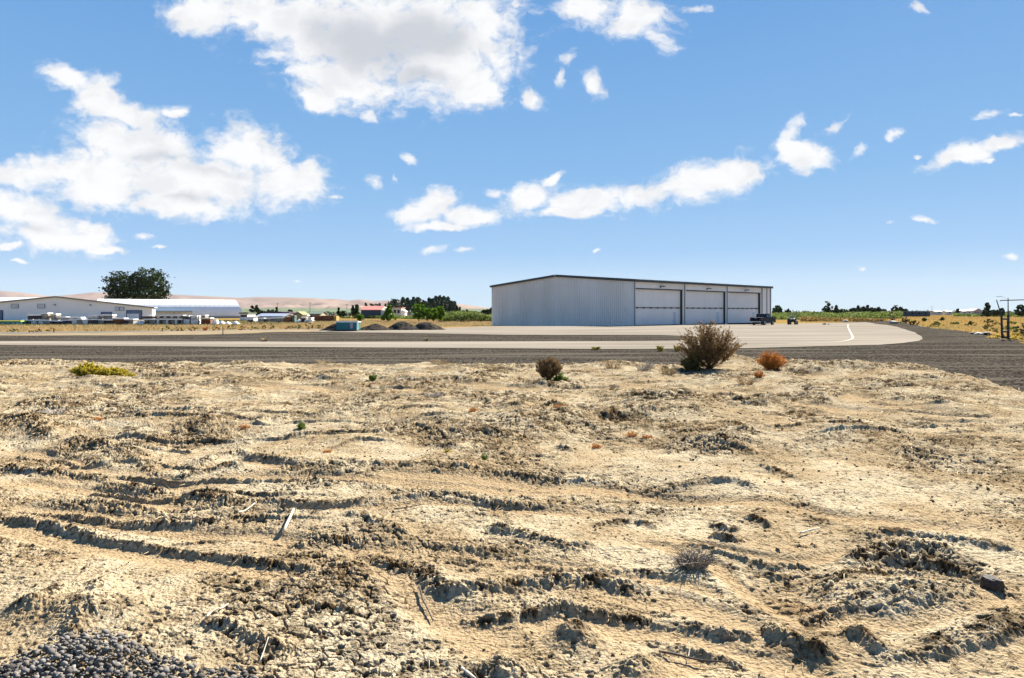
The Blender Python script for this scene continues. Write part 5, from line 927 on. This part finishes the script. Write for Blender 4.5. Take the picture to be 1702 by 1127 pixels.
X, Y = scatter([(-300,555),(0,550.5),(200,549.3),(400,546.3),(540,545.5),(835,540.3),(835,528),(560,533),(-300,539)], 15000, 3)
blades('dry_grass', 'tan dry grass strip between the storage yard and the track', 'grass', X, Y, .28+.25*np.clip(fbm(X, Y, .12, 3, 6), 0, 1), .012+Y*.00035, M('tan_grass', (.42,.29,.13), (.33,.25,.12), scale=.1, rand=.25, trans=.3), 4)
X, Y = scatter([(-300,541.5),(400,541),(560,535),(560,532),(-300,536)], 5000, 5)
blades('weeds', 'green weeds along the foot of the stacked goods', 'weeds', X, Y, .3+0*X, .03+Y*.0004, m_mid, 6)
# green thicket bands near the horizon
def thicket(name, label, poly, h, mat, n, seed, lf=.0032):
    X, Y = scatter(poly, n, seed); rs = np.random.RandomState(seed); n_ = len(X); H = h*(.35+1.1*np.clip(fbm(X, Y*.4, .09, 4, seed)+.4, 0, 1)); Z = H*rs.rand(n_)**.6
    V_ = np.zeros((0, 3)); c_ = np.stack([X, Y, Z-.1], 1); size = Y*lf; a_ = rs.randn(n_, 3); a_ /= np.linalg.norm(a_, axis=1)[:, None]; b_ = np.cross(a_, rs.randn(n_, 3)); b_ /= np.linalg.norm(b_, axis=1)[:, None]; s = (size*(.5+rs.rand(n_)))[:, None]/2
    V_ = np.stack([c_-a_*s, c_-b_*s*.7, c_+a_*s, c_+b_*s*.7], 1).reshape(-1, 3); return tag(npobj(name, V_, np.arange(4*n_).reshape(n_, 4), mat), label, 'hedge', kind='stuff')
thicket('hedge', 'olive-green thicket left of the hangar before the poplars', [(735,532),(822,531.5),(822,529.5),(735,529.5)], 2.3, m_hedge, 9000, 11)
thicket('hedge', 'green thicket right of the hangar behind the tractor', [(1284,530.5),(1440,530.5),(1500,528.5),(1500,526.5),(1284,526.5)], 1.9, m_hedge, 16000, 12)
thicket('brush', 'brown dry brush along the foot of the right-hand thicket', [(1330,533),(1445,533.5),(1475,532),(1470,531),(1330,531)], .6, m_rbush, 5000, 13)
thicket('orchard', 'grey-green orchard rows behind the middle yard', [(400,525),(820,525),(820,524),(400,524)], 2.0, M('orchard_leaves', (.13,.17,.10), (.18,.21,.13), scale=.3, rand=.25), 6000, 14)
thicket('brush', 'low green strip across the far golden field', [(1585,525.5),(1760,526.5),(1760,525.3),(1585,524.6)], .9, m_hedge, 4000, 15)
thicket('brush', 'low green brush at the foot of the pale barn and white house', [(640,529.5),(735,530),(735,528.8),(560,528.8)], .8, m_hedge, 2500, 16)
thicket('treeline', 'faint low treeline on the far horizon', [(1290,522.6),(1760,522.6),(1760,522.2),(1290,522.2)], 3.2, m_mid, 3500, 17, .0022)
# river pebbles at the lower left
rs = np.random.RandomState(5); bm = bmesh.new(); bmesh.ops.create_icosphere(bm, subdivisions=2, radius=1); IV = np.array([v.co[:] for v in bm.verts]); IF = np.array([[v.index for v in f.verts] for f in bm.faces]); bm.free()
def stones(name, label, cat, P_, S_, mat, seed, base=(IV, IF), kind='stuff'):
    rs = np.random.RandomState(seed); n = len(P_); a_ = rs.rand(n)*6.283; t_ = rs.randn(n)*.45; VV = np.zeros((n, len(base[0]), 3), np.float32)
    for i in range(n):
        v = base[0]*(1+.22*(rs.rand(len(base[0]))-.5)*1.7)[:, None] if len(base[0]) < 50 else base[0]*(1+.16*np.sin(base[0][:, [0]]*3+rs.rand()*6)*np.cos(base[0][:, [1]]*2.5+rs.rand()*6)); v = v*S_[i]
        ct, st = math.cos(t_[i]), math.sin(t_[i]); v = np.stack([v[:, 0]*ct+v[:, 2]*st, v[:, 1], -v[:, 0]*st+v[:, 2]*ct], 1); ca, sa = math.cos(a_[i]), math.sin(a_[i]); VV[i] = np.stack([v[:, 0]*ca-v[:, 1]*sa, v[:, 0]*sa+v[:, 1]*ca, v[:, 2]], 1)+P_[i]
    Fx = (base[1][None]+(np.arange(n)*len(base[0]))[:, None, None]).reshape(-1, 3); return tag(npobj(name, VV.reshape(-1, 3), Fx, mat, smooth=len(base[0]) > 50), label, cat, kind=kind)
m_peb = M('river_pebbles', (.085,.076,.066), (.21,.19,.165), scale=2, rand=.5, rough=.9, spec=.15, bump=.5, bscale=60, bdist=.004)
bm = bmesh.new(); bmesh.ops.create_icosphere(bm, subdivisions=1, radius=1); bm.verts.index_update(); IV1q = np.array([v.co[:] for v in bm.verts]); IF1q = np.array([[v.index for v in f.verts] for f in bm.faces]); bm.free()
pile_c = at(160, 1100, .32); P_ = []; S_ = []
while len(P_) < 6500:
    px = rs.uniform(-260, 430); py = rs.uniform(1050, 1250); lim = np.interp(px, [-260,0,60,110,150,180,230,300,400,430], [1120,1112,1095,1068,1062,1070,1092,1103,1118,1135])
    if py < lim+rs.randn()*5-(25*rs.rand()**3 if rs.rand() < .25 else 0): continue
    q = at(px, py, .32); hh = .10*math.exp(-((px-160)/80)**2)*sm((py-lim)/30)
    P_.append((q[0], q[1], 0)); g_ = min(.019, .0055*math.exp(abs(rs.randn())*.75)); S_.append((g_*rs.uniform(.9,1.4), g_*rs.uniform(.7,1.1), g_*rs.uniform(.45,.75)))
P_ = np.array(P_); zd = dirt(P_[:, 0], P_[:, 1])[0]; hump = .06*np.exp(-((P_[:, 0]-pile_c[0])/.35)**2-((P_[:, 1]-pile_c[1]+.15)/.35)**2); P_[:, 2] = zd+.008+hump*rs.rand(len(P_))**.5+.02*rs.rand(len(P_)); stones('river_pebbles', 'heap of dark grey river pebbles in the bottom left corner', 'pebbles', P_, np.array(S_), m_peb, 6, (IV1q, IF1q))
# loose soil clods
bm = bmesh.new(); bmesh.ops.create_icosphere(bm, subdivisions=1, radius=1); bm.verts.index_update(); IV1 = np.array([v.co[:] for v in bm.verts]); IF1 = np.array([[v.index for v in f.verts] for f in bm.faces]); bm.free()
n = 60000; u = rs.uniform(-.9, .9, n); d = np.exp(rs.uniform(math.log(2.8), math.log(24), n)); X = u*d; Y = d; z_, s_, b_, c_ = dirt(X, Y)
pr = (.10+.9*b_+.25*(fbm(X, Y, 1.5, 3, 301) > .1))*(1-.8*s_); ok = (rs.rand(n) < pr*.30) & (z_ > .05); X, Y, z_ = X[ok], Y[ok], z_[ok]; n = len(X)
sz = np.clip(np.exp(rs.randn(n)*.55)*.0038*np.clip(Y/3.6, 1, 3.2), .003, .016); S_ = np.stack([sz*(.8+.7*rs.rand(n)), sz*(.8+.5*rs.rand(n)), sz*(.6+.5*rs.rand(n))], 1)
m_clod = M('soil_clods', (.24,.185,.115), (.09,.064,.036), scale=3, rand=.4, rough=1, spec=.05)
stones('soil_clods', 'loose soil clods scattered over the rough dirt', 'clods', np.stack([X, Y, z_+sz*.3], 1), S_, m_clod, 8, (IV1, IF1))
# straw and root fragments on the dirt
n = 16000; u = rs.uniform(-.9, .9, n); d = np.exp(rs.uniform(math.log(2.8), math.log(24), n)); X = u*d; Y = d; z_, s_, b_, c_ = dirt(X, Y); ok = (rs.rand(n) < .10+.45*(Y > 11)+.3*(fbm(X, Y, .9, 3, 311) > .15)) & (z_ > .05); X, Y, z_ = X[ok], Y[ok], z_[ok]; n = len(X)
a_ = rs.rand(n)*6.283; L = (.02+.05*rs.rand(n))*np.clip(Y/5, .8, 2.2); w_ = .0012*np.clip(Y/3.5, 1, 3.5)*(.6+.8*rs.rand(n)); c_ = np.stack([X, Y, z_+.008+.012*rs.rand(n)], 1); dr = np.stack([np.cos(a_)*L, np.sin(a_)*L, rs.randn(n)*.25*L], 1); sd_ = np.stack([-np.sin(a_)*w_, np.cos(a_)*w_, 0*w_], 1); up = np.stack([0*w_, 0*w_, w_*1.6], 1)
V_ = np.stack([c_-dr-sd_, c_+dr-sd_*.4, c_+dr+sd_*.4, c_-dr+sd_, c_+up], 1).reshape(-1, 3); k_ = np.arange(n)[:, None]*5
tag(npobj('straw_litter', V_, np.concatenate([k_+[0,1,4], k_+[1,2,4], k_+[2,3,4], k_+[3,0,4], k_+[0,3,2], k_+[0,2,1]]).reshape(-1, 3), m_straw), 'bits of straw and dry stalk strewn over the dirt', 'straw', kind='stuff')
# ---------------------------------------------------------------- air
mh = bpy.data.materials.new('haze_air'); mh.use_nodes = True; t = mh.node_tree; t.nodes.remove(t.nodes['Principled BSDF']); pv = t.nodes.new('ShaderNodeVolumePrincipled')
pv.inputs['Color'].default_value = (.85,.88,1.0,1); pv.inputs['Density'].default_value = 1.6e-5; pv.inputs['Anisotropy'].default_value = 0.0; t.links.new(pv.outputs[0], t.nodes['Material Output'].inputs['Volume'])
tag(MB().box(-7050, 7050, -70, 7050, -3.2, 330).build('haze', mh), 'thin pale summer haze over the valley', 'haze', kind='stuff')
